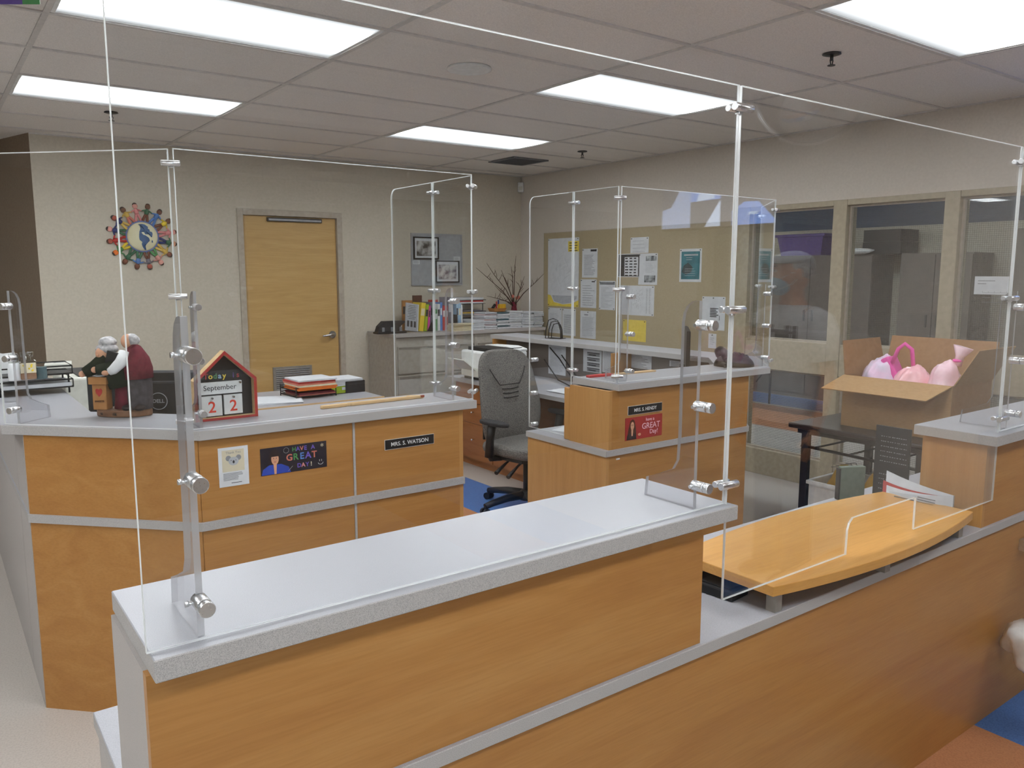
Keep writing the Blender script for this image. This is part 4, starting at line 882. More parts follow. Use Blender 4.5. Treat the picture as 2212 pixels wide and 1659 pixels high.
# small basket of bits on the pink stack
zc2 = Zc+(cab(1500, 1075, 3.40).z-Zc)+.002; p = cab(1480, 1070, 3.45); q_ = cab(1665, 1070, 3.45); L = q_.x-p.x
t = thing('supply_basket', 'small wooden basket of bits on top of the booklet stacks', 'basket', ((p.x+q_.x)/2, 3.455, zc2))
MB().add([(x, y, z) for z, k in ((0, .8), (.035, 1)) for x, y in ((-L*.4*k, -.06*k), (L*.4*k, -.06*k), (L*.4*k, .06*k), (-L*.4*k, .06*k))], [(0, 1, 2, 3), (0, 1, 5, 4), (1, 2, 6, 5), (2, 3, 7, 6), (3, 0, 4, 7)]).build('bowl', 'tan', t)
MB().box(L*.05, L*.45, -.03, .0, .03, .075).build('yellow_box', 'ochre', t); MB().cyl((-L*.3, 0, .03), (-L*.1, .01, .07), .014).build('spool', 'black', t); MB().cyl((-L*.05, .0, .03), (L*.0, .01, .10), .008).build('marker', 'redp', t); MB().cyl((L*.08, .0, .06), (L*.12, .01, .115), .008).build('marker', 'navy', t)
# vase with bare branches
p = cab(1772, 1060, 3.68)
t = thing('branch_vase', 'slim dark vase of bare branches in the room corner', 'vase', (p.x, 3.68, Zc))
MB().lathe([(.035, 0), (.042, .05), (.036, .14), (.026, .2), (.03, .25), (.024, .25), (.02, .2), (0, .19)], 18).build('vase', 'maroon', t)
ends = [(1320, 545), (1445, 490), (1540, 755), (1620, 570), (1660, 660), (1740, 530), (1795, 400), (1895, 645), (2130, 615), (1890, 735), (1450, 882), (1600, 925)]
for k, (zx, zy) in enumerate(ends):
    e = cab(zx, zy, 3.68+(-.06, .05, -.03, .08, 0)[k % 5] if zx < 1850 else 3.36); e.x = min(e.x, XR-.03); e.y = min(e.y, YB-.02); e = e-Vector(t.location); s0 = Vector((rnd.uniform(-.012, .012), rnd.uniform(-.01, .01), .2))
    m1 = s0.lerp(e, .35)+Vector((-.15*e.x*.3, 0, .02)); m2 = s0.lerp(e, .7)+Vector((rnd.uniform(-.012, .012), 0, .012))
    m = MB(); m.tube([s0, m1, m2, e], [.005, .004, .003, .0015], 6)
    for j in range(3):
        u = .45+.15*j; bp = m1.lerp(e, u*.8); q1 = bp+Vector((rnd.uniform(-.05, .05), rnd.uniform(-.02, .02), rnd.uniform(.03, .08))); m.tube([bp, bp.lerp(q1, .5)+Vector((.006, 0, .004)), q1], [.0025, .002, .0012], 5)
    m.build('branch', 'twig', t)
for dx, dz in ((-.03, .31), (.02, .29), (.045, .30)): MB().ball((dx, -.02, dz), (.018, .012, .02), 8, 5).build('ornament', 'salmon', t)

# ================================================================== cards and plates on the counter fronts (faces at y = -.42)
YC = -.4202
def cardy(name, label, cat, x0, x1, z0, z1, mat, Y=YC, th=.0012, rot=0):
    t = thing(name, label, cat, ((x0+x1)/2, Y, z0)); w_, h_ = x1-x0, z1-z0
    MB().box(-w_/2, w_/2, -th, 0, 0, h_).build('card', mat, t); return t, w_, h_
def flat(t, name, poly, mat, y=-.0016): return MB().slab(poly, y, y+.0003).build(name, mat, t)
def ell(cx_, cz_, rx, rz, n=20, a0=0, a1=6.2832): return [(cx_+rx*math.cos(a0+(a1-a0)*k/n), cz_+rz*math.sin(a0+(a1-a0)*k/n)) for k in range(n if a1-a0 > 6 else n+1)]
t, w_, h_ = cardy('koala_flyer', 'white thank you flyer with a koala sketch taped on the left work station', 'flyer', .291, .395, .858, .998, 'paper')
flat(t, 'picture', [(-w_*.38, h_*.38), (w_*.36, h_*.38), (w_*.36, h_*.93), (-w_*.38, h_*.93)], 'koala')
for sx in (-1, 1): flat(t, 'koala_ear', ell(sx*w_*.17, h_*.72, w_*.09, h_*.07), 'inkgrey', -.0019)
flat(t, 'koala_head', ell(0, h_*.64, w_*.17, h_*.11), 'inkfaint', -.0022); flat(t, 'koala_nose', ell(0, h_*.62, w_*.035, h_*.04), 'ink', -.0025)
for sx in (-1, 1): flat(t, 'koala_eye', ell(sx*w_*.08, h_*.66, w_*.016, h_*.01, 8), 'ink', -.0025)
text_obj('lettering', 'Thank You', .012, 'inkgrey', t, (0, -.0018, h_*.86), ext=.0002)
b = MB(); lines(b, -w_*.36, w_*.3, h_*.17, h_*.34, 7, .0018, -.0016); b.build('print', 'inkgrey', t)
b = MB(); lines(b, -w_*.1, w_*.26, h_*.09, h_*.09, 1, .002, -.0016); b.build('signature', 'ink', t)

t, w_, h_ = cardy('greeting_banner', 'chalkboard style HAVE A GREAT DAY banner with a portrait in a blue jacket', 'banner', .438, .690, .877, .977, 'banner')
flat(t, 'hair', ell(-w_*.29, h_*.60, w_*.085, h_*.33), 'hair'); flat(t, 'jacket', [(-w_*.49, .001), (-w_*.06, .001), (-w_*.09, h_*.22), (-w_*.2, h_*.36), (-w_*.38, h_*.36), (-w_*.47, h_*.22)], 'royal', -.0019)
flat(t, 'neck', [(-w_*.305, .001), (-w_*.275, .001), (-w_*.265, h_*.42), (-w_*.315, h_*.42)], 'skin', -.0022); flat(t, 'face', ell(-w_*.29, h_*.57, w_*.055, h_*.22), 'skin', -.0024); flat(t, 'fringe', [(-w_*.345, h_*.66), (-w_*.235, h_*.66), (-w_*.24, h_*.82), (-w_*.29, h_*.88), (-w_*.34, h_*.82)], 'hair', -.0027)
for sx in (-1, 1): flat(t, 'eye', ell(-w_*.29+sx*w_*.02, h_*.60, w_*.008, h_*.015, 8), 'ink', -.0027)
flat(t, 'mouth', [(-w_*.305, h_*.45), (-w_*.275, h_*.45), (-w_*.278, h_*.47), (-w_*.302, h_*.47)], 'redp', -.0027)
def letters(word, size, x0, z, cols, step):
    for k, ch in enumerate(word):
        if ch != ' ': text_obj('letter', ch, size, cols[k % len(cols)], t, (x0+k*step, -.0018, z), ext=.0003, off=.02)
letters('HAVE A', .022, w_*.0, h_*.83, ('green', 'violet', 'salmon', 'violet', 'violet', 'violet'), .0145); letters('GREAT', .034, -w_*.075, h_*.54, ('salmon', 'green', 'bluep', 'violet', 'salmon'), .024); letters('DAY!', .022, w_*.07, h_*.20, ('violet', 'pinkp', 'violet', 'cream'), .0155)
text_obj('star', '*', .03, 'cream', t, (w_*.43, -.0018, h_*.80), ext=.0003)
b = MB(); b.tube([(x, -.0018, z) for x, z in ell(w_*.40, h_*.22, .010, .009, 12, R(190), R(350))], .0008, 5)
for sx in (-1, 1): b.cyl((w_*.40+sx*.004, -.0018, h_*.25), (w_*.40+sx*.004, -.0018, h_*.32), .0008, n=6)
b.build('smile', 'white', t)
b = MB(); b.tube([(x, -.0018, z) for x, z in ell(-w_*.12, h_*.83, .010, .010, 16)], .0006, 5, closed=True); b.bar((-w_*.10, -.0018, h_*.05), (-w_*.03, -.0018, h_*.22), .0004, .0012); b.build('chalk_apple', 'lgrey', t)

t, w_, h_ = cardy('name_plate', 'black name plate on the maple front beside the portrait banner', 'name plate', .934, 1.159, .907, .948, 'white', th=.003)
MB().box(-w_/2+.001, w_/2-.001, -.0034, -.003, .0015, h_-.001).build('face', 'black', t); text_obj('lettering', 'MRS. S. WATSON', .0225, 'white', t, (0, -.0036, h_*.48), ext=.0003, off=.012)
t, w_, h_ = cardy('name_plate', 'black name plate directly above the red greeting card', 'name plate', 2.271, 2.512, .905, .950, 'white', th=.003)
MB().box(-w_/2+.001, w_/2-.001, -.0034, -.003, .0015, h_-.001).build('face', 'black', t); text_obj('lettering', 'MRS. S. HENDY', .024, 'white', t, (0, -.0036, h_*.48), ext=.0003, off=.012)
t, w_, h_ = cardy('greeting_card', 'red have a GREAT Day card with a long haired portrait', 'card', 2.255, 2.517, .778, .892, 'banred')
flat(t, 'hair', [(-w_*.46, .002), (-w_*.2, .002), (-w_*.22, h_*.5), (-w_*.26, h_*.85), (-w_*.31, h_*.92), (-w_*.37, h_*.85), (-w_*.42, h_*.45)], 'hairbr'); flat(t, 'blazer', [(-w_*.46, .002), (-w_*.2, .002), (-w_*.22, h_*.2), (-w_*.28, h_*.3), (-w_*.4, h_*.3), (-w_*.45, h_*.2)], 'hair', -.0019)
flat(t, 'face', ell(-w_*.315, h_*.62, w_*.045, h_*.18), 'skin', -.0022); flat(t, 'neck', [(-w_*.335, h_*.18), (-w_*.30, h_*.18), (-w_*.29, h_*.5), (-w_*.34, h_*.5)], 'skin', -.0021)
b = MB()
for sx in (-1, 1): b.tube([(x, -.0026, z) for x, z in ell(-w_*.315+sx*w_*.019, h_*.66, w_*.014, h_*.03, 10)], .0005, 5, closed=True)
b.build('glasses', 'ink', t)
flat(t, 'hand', ell(-w_*.12, h_*.2, w_*.04, h_*.06), 'skin', -.0019)
text_obj('lettering', 'have a', .024, 'palepink', t, (w_*.16, -.0018, h_*.82), ext=.0003); text_obj('lettering', 'GREAT', .042, 'palepink', t, (w_*.19, -.0018, h_*.53), ext=.0003); text_obj('lettering', 'Day!', .032, 'palepink', t, (w_*.27, -.0018, h_*.25), ext=.0003)
t = tag(MB().box(-.012, .012, -.0008, 0, 0, .008).build('tape_scrap', 'paper', None, (2.21, -.4202, .69)), 'tiny white scrap of tape below the ledge of the phone station', 'tape')

# ================================================================== on the left work station
# house calendar
t = thing('house_calendar', 'red edged house shaped block calendar showing September 22', 'calendar', (.375, -.27, ZT+.0005)); H1, H2, hw = .147, .252, .113
out = [(-hw, 0), (hw, 0), (hw, H1), (0, H2), (-hw, H1)]; inn = [(-hw+.011, .009), (hw-.011, .009), (hw-.011, H1-.005), (0, H2-.014), (-hw+.011, H1-.005)]
m = MB()
for k in range(5):
    a_, c_, e_, f_ = out[k], out[(k+1) % 5], inn[(k+1) % 5], inn[k]
    for y0 in (0,):
        v = [(a_[0], 0, a_[1]), (c_[0], 0, c_[1]), (e_[0], 0, e_[1]), (f_[0], 0, f_[1]), (a_[0], .045, a_[1]), (c_[0], .045, c_[1]), (e_[0], .045, e_[1]), (f_[0], .045, f_[1])]
        m.add(v, [(0, 1, 2, 3)], 0); m.add(v, [(4, 5, 6, 7), (0, 1, 5, 4), (3, 2, 6, 7)], 1)
m.build('frame', ['redp', 'stick'], t); MB().slab(inn, .03, .034).build('back_board', 'black', t)
MB().box(-hw+.018, hw-.05, .018, .0295, .094, .138).build('month_card', 'white', t); MB().box(-.085, -.012, .018, .0295, .014, .088).build('day_card', 'white', t); MB().box(-.004, .062, .018, .0295, .016, .088).build('day_card', 'white', t)
text_obj('lettering', 'September', .027, 'ink', t, (-.017, .0176, .117), ext=.0003)
for x in (-.048, .029): text_obj('lettering', '2', .058, 'numred', t, (x, .0176, .045), ext=.0003, off=.012)
for k, (ch, c_) in enumerate((('T', 'redp'), ('o', 'yellow'), ('d', 'green'), ('a', 'lblue'), ('y', 'yellow'), (' ', 'ink'), ('i', 'purple'), ('s', 'redp'))):
    if ch != ' ': text_obj('lettering', ch, .028, c_, t, (-.062+k*.0165, .0294, .158), ext=.0008, off=.015)
for x, z in ((-.09, .132), (.055, .132), (-.048, .08), (.029, .08)): MB().cyl((x, .018, z), (x, .008, z), .004, n=8).build('hook', 'chrome', t)
# figurine of an elderly couple
FR = math.atan2(RGT.y, RGT.x); p = atZ(274, 899, ZT)
t = thing('couple_figurine', 'figurine of an elderly couple at a wooden mailbox on an oval base', 'figurine', (p.x, p.y+.03, ZT+.0005), FR)
MB().prism(ell(0, 0, .102, .06, 32), 0, .026).build('base', 'brownb', t, bevel=.005); text_obj('lettering', 'SEPTEMBER', .014, 'hair', t, (-.035, -.054, .012), (R(90), 0, R(-14)), ext=.001)
m = MB(); m.box(-.098, -.046, -.04, .005, .026, .135); m.build('post', 'tan', t, bevel=.003); MB().box(-.106, -.038, -.05, .012, .122, .15).build('post_cap', 'tan', t, bevel=.003)
MB().slab([(-.072+.0009*q[0], .095+.0009*q[1]) for q in ((0, -22), (12, -6), (14, 6), (8, 13), (2, 10), (0, 5), (-2, 10), (-8, 13), (-14, 6), (-12, -6))], -.0415, -.0402).build('heart', 'redp', t)
text_obj('lettering', 'SWEETS', .010, 'hairbr', t, (-.072, -.0412, .058), ext=.0008)
MB().obox((-.085, -.02, .154), (.03, .035, .005), Matrix.Rotation(R(12), 3, 'Y')).obox((-.058, -.02, .154), (.03, .035, .005), Matrix.Rotation(R(-12), 3, 'Y')).build('open_book', 'paper', t)
wo = MB(); wo.lathe([(.04, .026), (.036, .06), (.034, .12), (.038, .155)], 16, 0, (-.0, .012)); wo.build('woman_skirt', 'maroon', t)
wo = MB(); wo.tube([(0, .012, .11), (-.008, .01, .15), (-.02, .008, .19), (-.035, .004, .225)], [.054, .06, .058, .03], 16)
wo.tube([(-.05, -.01, .215), (-.085, -.03, .185), (-.118, -.045, .165)], [.032, .026, .02], 10); wo.tube([(.0, -.02, .205), (-.03, -.045, .18), (-.068, -.05, .178)], [.032, .026, .019], 10); wo.build('woman_coat', 'coat', t)
MB().ball((-.124, -.05, .162), .012).ball((-.076, -.052, .178), .012).build('woman_hand', 'skin', t)
wo = MB(); wo.ball((-.062, -.018, .235), (.022, .024, .027), 14, 10); wo.ball((-.068, -.042, .232), .005, 8, 5); hd = wo.build('woman_head', 'skin', t); wo = MB(); wo.ball((-.05, -.002, .252), (.04, .036, .022), 16, 9, fn=lambda q: q*(1+.12*noise.noise(q*90))); wo.ball((-.048, .0, .276), (.032, .03, .022), 14, 8, fn=lambda q: q*(1+.12*noise.noise(q*90))); wo.build('woman_hair', 'hairg', hd)
ma = MB(); ma.lathe([(.042, .026), (.044, .06), (.045, .12), (.04, .165)], 18, 0, (.062, .0)); ma.build('man_trousers', 'trouser', t); MB().ball((.03, -.035, .034), (.02, .03, .012)).ball((.075, -.035, .034), (.02, .03, .012)).build('man_shoe', 'hair', t)
ma = MB(); ma.tube([(.062, 0, .14), (.06, 0, .175), (.055, 0, .21), (.045, -.002, .252), (.038, -.004, .262)], [.05, .052, .047, .03, .018], 18); ma.build('man_vest', 'maroon', t)
ma = MB(); ma.tube([(.028, -.03, .242), (.022, -.05, .205), (-.005, -.06, .178), (-.018, -.062, .172)], [.02, .022, .018, .014], 10); ma.build('man_sleeve', 'cloth', t); MB().ball((-.03, -.066, .168), (.014, .01, .01)).build('man_hand', 'skin', t)
ma = MB(); ma.ball((.03, -.008, .28), (.022, .024, .027), 14, 10); hd = ma.build('man_head', 'skin', t); MB().ball((.04, .002, .283), (.03, .028, .025), 14, 8, fn=lambda q: q*(1+.1*noise.noise(q*90))).build('man_hair', 'hairg', hd)
MB().obox((-.01, -.05, .215), (.045, .006, .06), Matrix.Rotation(R(15), 3, 'Y')).build('slate', 'black', t)
# monitor seen from behind
p = atY(312, 850, .28)
t = thing('computer_monitor', 'black monitor back with a round maker badge behind the figurine', 'monitor', (p.x+.02, .28, ZD+.0005), R(-30)); b = MB()
MB().box(-.245, .245, .0, .03, .125, .46).build('housing', 'blackm', t, bevel=.008); MB().box(-.235, .235, .03, .032, .135, .45).build('screen', 'black', t)
MB().box(-.03, .03, .0, .03, .008, .2).build('neck', 'black', t); MB().box(-.11, .11, -.06, .12, 0, .01).build('foot', 'black', t, bevel=.003); MB().box(-.17, .17, -.022, 0, .16, .42).build('rear_cover', 'blackm', t, bevel=.01)
b = MB(); b.tube([(.04+x, -.0225, .338+z) for x, z in ell(0, 0, .034, .034, 28)], .0018, 6, closed=True); b.build('badge_ring', 'lgrey', t); text_obj('badge_lettering', 'DELL', .021, 'lgrey', t, (.04, -.0228, .338), ext=.0004, off=.02)
MB().box(-.245, .245, -.002, .0, .452, .461).build('top_trim', 'grey', t)
# yellow cup edge
p = atZ(201, 885, 1.045); t = thing('yellow_folder', 'bright yellow folder standing upright beside the white printer', 'folder', (p.x+.01, p.y+.02, ZD+.0005), R(-40)); MB().box(-.02, .05, -.006, .006, 0, .302).build('folder', 'yellow', t, bevel=.004)
# white printer in the left corner
t = thing('office_printer', 'white printer with dark top panel in the hallway side corner', 'printer', (.24, 1.46, ZD+.0005), 0)
MB().box(-.20, .20, -.26, .20, 0, .345).build('body', 'offwhite', t, bevel=.012); MB().box(-.135, .165, -.22, .17, .345, .352).build('top_panel', 'dark', t); MB().box(.12, .202, -.262, -.258, .02, .33).build('side_cover', 'white', t)
# two tier wire tray with toiletries
t = thing('wire_tray_shelf', 'black two tier wire desk tray on the hallway arm of the counter', 'tray', (-.125, .93, ZT+.0005))
for z_ in (.028, .088):
    MB().box(-.145, .15, -.11, .11, z_, z_+.002).build('tray', 'black', t)
    m = MB()
    for dz in (0, .034): m.tube([(-.145, -.11, z_+dz), (.15, -.11, z_+dz), (.15, .11, z_+dz), (-.145, .11, z_+dz)], .0035, 6, closed=True)
    for x in (-.145, .15): m.cyl((x, -.11, z_), (x, -.11, z_+.034), .003, n=6)
    m.build('rim', 'black', t)
for sx in (-.13, .135):
    for y in (-.095, .095): MB().cyl((sx, y, 0), (sx, y, .09), .004, n=8).build('post', 'black', t)
sh = thing('paper_ream', 'white paper sheets lying in the lower wire tray', 'papers', (-.12, .93, ZT+.031)); MB().box(-.125, .14, -.105, .105, 0, .016).build('ream', 'paper', sh)
ZS = ZT+.0912
t = thing('soap_pump', 'white foaming soap bottle with a clear dome cap', 'bottle', (atZ(33, 822, ZS).x, atZ(33, 822, ZS).y, ZS)); x_ = Vector(t.location)
MB().lathe([(.022, 0), (.024, .004), (.024, .06), (.02, .07), (.018, .074), (0, .074)], 20).build('bottle', 'soap', t); MB().lathe([(.012, .074), (.01, .09), (0, .092)], 14).build('pump', 'white', t); MB().lathe([(.019, .074), (.02, .1), (.016, .112), (0, .115)], 18).build('dome_cap', 'bottle', t)
t = thing('sanitizer_jar', 'clear jar with yellow flower label and glass stopper', 'jar', (atZ(62, 820, ZS).x, atZ(62, 820, ZS).y, ZS))
MB().box(-.032, .032, -.022, .022, 0, .083).build('jar', 'bottle', t, bevel=.008); MB().box(-.029, .029, -.019, .019, .002, .03).build('contents', 'potp', t, bevel=.006); MB().box(-.028, .028, -.0235, -.0222, .03, .072).build('label', 'cream', t); MB().lathe([(.014, .083), (.014, .094), (.022, .096), (.025, .114), (.024, .116), (0, .116)], 20).build('stopper', 'bottle', t)
m = MB();
for k in range(9): m.ball((rnd.uniform(-.018, .018), -.0238, rnd.uniform(.038, .066)), (.004, .0006, .004), 8, 4)
m.build('flower_print', 'yellow', t)
t = thing('tissue_sheets', 'folded white tissues propped in the upper wire tray', 'tissues', (-.235, .95, ZS)); m = MB(); m.obox((0, 0, .045), (.07, .004, .09), Matrix.Rotation(R(14), 3, 'Y')); m.obox((.03, .01, .045), (.06, .004, .088), Matrix.Rotation(R(-4), 3, 'Y')); m.build('tissue', 'white', t)
t = thing('small_box', 'dark teal small carton beside the jar', 'box', (atZ(88, 818, ZS).x, atZ(88, 818, ZS).y, ZS), R(-30)); MB().box(-.02, .02, -.016, .016, 0, .05).build('carton', 'sage', t)
t = thing('cream_booklet', 'cream booklet with small print lying over the wire tray', 'booklet', (-.0, 1.06, ZS+.004), R(-8)); MB().box(-.055, .055, -.07, .09, 0, .018).build('booklet', 'offwhite', t); b = MB()
for k in range(4): b.box(-.02, .03-k*.008, .02+k*.012, .026+k*.012, .018, .0184)
b.build('print', 'inkgrey', t)
# sticks on the countertop
def stick(name, label, p0, p1, mat='stick', wd=.02, th=.008, z=ZT, tip=None):
    p0, p1 = Vector(p0), Vector(p1); c_ = (p0+p1)/2; L = (p1-p0).length; t = thing(name, label, 'stick', (c_.x, c_.y, z+.0006), math.atan2((p1-p0).y, (p1-p0).x))
    return t, L
t, L = stick('wooden_latch', 'notched wooden strip with a hooked end on the calendar counter', (.745, -.258), (1.215, -.245))
MB().prism([(-L/2, -.011), (-L*.28, -.011), (-L*.27, -.006), (-L*.24, -.006), (-L*.23, -.011), (L/2-.01, -.011), (L/2, -.004), (L/2-.012, .004), (L*.42, .02), (L*.36, .03), (L*.35, .024), (L*.38, .011), (-L*.2, .011), (-L/2, .011), (-L/2-.006, 0)], 0, .012).build('strip', 'stick', t, bevel=.002)
MB().box(L/2-.02, L/2-.002, -.0115, -.004, .004, .0125).build('burnt_tip', 'rust', t)
t, L = stick('red_ruler', 'wooden ruler with a red painted end on the phone counter', (2.235, -.165), (2.70, -.185)); MB().box(-L/2+.16, L/2, -.014, .014, 0, .008).build('ruler', 'stick', t); MB().box(-L/2, -L/2+.16, -.016, .016, 0, .011).build('red_end', 'red', t)
# desk behind: trays of papers
p = atZ(652, 858, ZD)
t = thing('paper_tray', 'black wire tray heaped with orange and white papers', 'tray', (1.66, 2.14, ZD+.0005), R(4))
for z_ in (.012, .055): MB().box(-.15, .15, -.12, .13, z_, z_+.003).build('tray', 'black', t)
m = MB()
for z_ in (.016, .03, .06, .075): m.tube([(-.15, -.12, z_), (.15, -.12, z_), (.15, .13, z_), (-.15, .13, z_)], .003, 6, closed=True)
for x in (-.15, .15):
    for y in (-.12, .13): m.cyl((x, y, 0), (x, y, .085), .0035, n=6)
m.build('wire', 'black', t)
o = thing('orange_papers', 'sheaf of orange and salmon papers in the front wire tray', 'papers', (1.665, 2.13, ZD+.0592), R(4))
for k, mm in enumerate(('orangep', 'orangep', 'cream', 'salmon', 'redp', 'paper')): MB().box(-.14, .14, -.13, .12, 0, .0105).build('sheaf', mm, o, loc=(rnd.uniform(-.01, .01), rnd.uniform(-.012, .004), k*.012), rz=rnd.uniform(-.04, .04))
o = thing('red_papers', 'red folders in the lower level of the front wire tray', 'papers', (1.665, 2.13, ZD+.0158), R(4)); MB().box(-.13, .15, -.11, .11, 0, .014).build('folder', 'salmon', o); MB().box(-.135, .13, -.12, .11, .0145, .026).build('folder', 'maroon', o)
t = thing('mesh_tray', 'black mesh tray with lime folders under white sheets', 'tray', (2.02-.09, 2.2, ZD+.0005), R(2))
MB().box(-.13, .13, -.12, .12, 0, .004).build('tray', 'black', t); MB().box(.13, .134, -.12, .12, 0, .085).box(-.134, -.13, -.12, .12, 0, .085).box(-.134, .134, .12, .124, 0, .085).build('side', 'blackm', t); MB().box(-.02, .134, -.124, -.12, 0, .085).build('front_mesh', 'blackm', t)
o = thing('lime_folders', 'lime green folders with white sheets on top in the mesh tray', 'folders', (1.925, 2.2, ZD+.0048), R(2)); MB().box(-.125, .12, -.115, .11, 0, .05).build('folder', 'lime', o); MB().box(-.04, .03, -.117, -.1155, .022, .042).build('label', 'paper', o)
for k in range(4): MB().box(-.13, .125, -.12, .11, .052+k*.012, .062+k*.012).build('sheet', 'paper', o, rz=rnd.uniform(-.04, .04))
t = thing('loose_sheets', 'loose white sheets on the desk beside the calendar', 'papers', (1.39, 2.08, ZD+.0005), R(-12))
for k in range(3): MB().box(-.14, .16, -.2, .12, 0, .003).build('sheet', 'paper', t, loc=(.01*k, 0, .0034*k), rz=-.05*k)

# ================================================================== right work station things
# office chair
c = thing('office_chair', 'grey tweed office chair with black arms pulled up to the phone station', 'chair', (2.765, 1.035, 0), R(6)); c.scale = (1.06, 1.06, 1.0)
def cushion(w_, h_, d_, prof, n=18, mfun=None):
    pass
# backrest: grid surface, local: width x, height z, thickness y
def pad(name, rows, mat, parent, thick, bulge, n=16):
    # rows: (z, y, halfwidth); a closed pad with softly rounded rim
    m = MB(); F_, B_ = [], []
    for (z, y, hw_) in rows:
        for k in range(n+1):
            u = -1+2*k/n; e = math.sqrt(max(0, 1-abs(u)**4))
            F_.append((hw_*u, y-bulge*e+.055*u*u*0-.05*(abs(u)**2.5), z)); B_.append((hw_*u, y+thick*e*.8-.05*(abs(u)**2.5), z))
    R_ = len(rows); w1_ = n+1; off_ = len(F_); v = F_+B_; fs = []
    for i in range(R_-1):
        for k in range(n):
            fs.append((i*w1_+k, i*w1_+k+1, (i+1)*w1_+k+1, (i+1)*w1_+k)); fs.append((off_+i*w1_+k, off_+(i+1)*w1_+k, off_+(i+1)*w1_+k+1, off_+i*w1_+k+1))
        for k in (0, n): a1_ = i*w1_+k; a2_ = (i+1)*w1_+k; fs.append((a1_, a2_, off_+a2_, off_+a1_))
    for i in (0, R_-1): fs += [(i*w1_+k, i*w1_+k+1, off_+i*w1_+k+1, off_+i*w1_+k) for k in range(n)]
    m.add(v, fs, 0, True); return m.build(name, mat, parent, sub=1)
rows = [(.44, .215, .15), (.455, .20, .21), (.50, .19, .245), (.58, .185, .268), (.66, .19, .274), (.75, .205, .268), (.84, .225, .255), (.92, .245, .248), (.98, .262, .234), (1.03, .276, .206), (1.06, .285, .168), (1.075, .29, .105)]
bk = pad('backrest', rows, 'fabric', c, .05, .035)
m = MB()
for sx in (-1, 1): m.tube([(sx*.155, .19, .955), (sx*.125, .178, .90), (sx*.095, .17, .855), (sx*.085, .168, .842)], .0035, 6)
m.tube([(-.085, .168, .842), (0, .163, .842), (.085, .168, .842)], .0035, 6)
for k in range(3): m.tube([(-.07+.003*k, .163-.004*k, .815-.03*k), (0, .157-.004*k, .812-.03*k), (.07-.003*k, .163-.004*k, .815-.03*k)], .0035, 6)
m.build('seam', 'dark', bk)
MB().box(-.17, .17, .235, .25, .46, .9).build('back_shell', 'black', c, bevel=.01)
st = MB()
sp = [(-.24, .18), (-.255, -.02), (-.24, -.2), (-.17, -.265), (0, -.28), (.17, -.265), (.24, -.2), (.255, -.02), (.24, .18), (.15, .21), (-.15, .21)]
st.prism(sp, .395, .475); st.build('seat', 'fabric', c, bevel=.035, segs=4); MB().prism([(x*.9, y*.88) for x, y in sp], .375, .396).build('seat_pan', 'black', c)
for sx in (-1, 1):
    m = MB(); m.tube([(sx*.2, .03, .375), (sx*.285, .03, .385), (sx*.30, .03, .43)], [.018, .02, .022], 8); m.tube([(sx*.30, .03, .40), (sx*.302, .02, .52), (sx*.302, .0, .62)], [.03, .026, .028], 10); ap = m.build('arm_post', 'black', c)
    MB().prism([(sx*.302+x, y-.02) for x, y in ell(0, 0, .045, .13, 20)], .62, .645).build('arm_pad', 'blackm', ap, bevel=.008)
m = MB(); m.box(-.09, .09, -.1, .14, .335, .376); m.build('mechanism', 'black', c, bevel=.012); MB().cyl((0, 0, .10), (0, 0, .34), .027, n=16).build('gas_column', 'black', c)
MB().bar((0, .12, .35), (0, .25, .48), .06, .012).build('back_arm', 'black', c)
for sx, y, e in ((-1, -.05, (-.26, -.10, .28)), (-1, .06, (-.27, .0, .29)), (1, .0, (.26, -.05, .29))): MB().tube([(sx*.08, y, .35), (sx*.15, y-.02, .33), e], [.008, .008, .014], 8).build('lever', 'black', c)
MB().lathe([(.055, .06), (.06, .09), (.045, .12), (.03, .13), (0, .13)], 18).build('hub', 'black', c)
for k in range(5):
    a_ = R(172+72*k); er = Vector((math.cos(a_), math.sin(a_), 0)); et = Vector((-er.y, er.x, 0))
    m = MB(); m.tube([er*.03+Vector((0, 0, .095)), er*.16+Vector((0, 0, .092)), er*.27+Vector((0, 0, .075)), er*.325+Vector((0, 0, .062))], [.03, .026, .022, .02], 10); lg = m.build('leg', 'black', c)
    m = MB()
    for sg in (-1, 1): m.cyl(er*.325+et*sg*.008+Vector((0, 0, .0255)), er*.325+et*sg*.026+Vector((0, 0, .0255)), .025, n=14)
    m.cyl(er*.325+Vector((0, 0, .03)), er*.325+Vector((0, 0, .065)), .009, n=8); m.build('caster', 'black', lg)
# white printer on the arm
t = thing('laser_printer', 'white laser printer with black top on the phone station desk', 'printer', (3.06, 2.115, ZD+.0005), R(-90))
MB().box(-.21, .21, 0, .37, .02, .235).build('body', 'white', t, bevel=.014); MB().box(-.19, .19, .02, .35, 0, .02).build('base', 'black', t); MB().slab([(-.21, .235), (.21, .235), (.21, .255), (.1, .272), (-.21, .262)], .24, .37).build('rear_cover', 'white', t, bevel=.006)
MB().box(-.16, .19, .04, .335, .2355, .262).build('output_well', 'black', t); MB().obox((-.08, -.075, .13), (.24, .006, .15), Matrix.Rotation(R(52), 3, 'X')).build('front_flap', 'offwhite', t); MB().box(-.2, .2, -.003, .0, .03, .1).build('paper_drawer', 'offwhite', t)
MB().box(.09, .11, -.002, 0, .19, .205).build('indicator', 'dark', t)
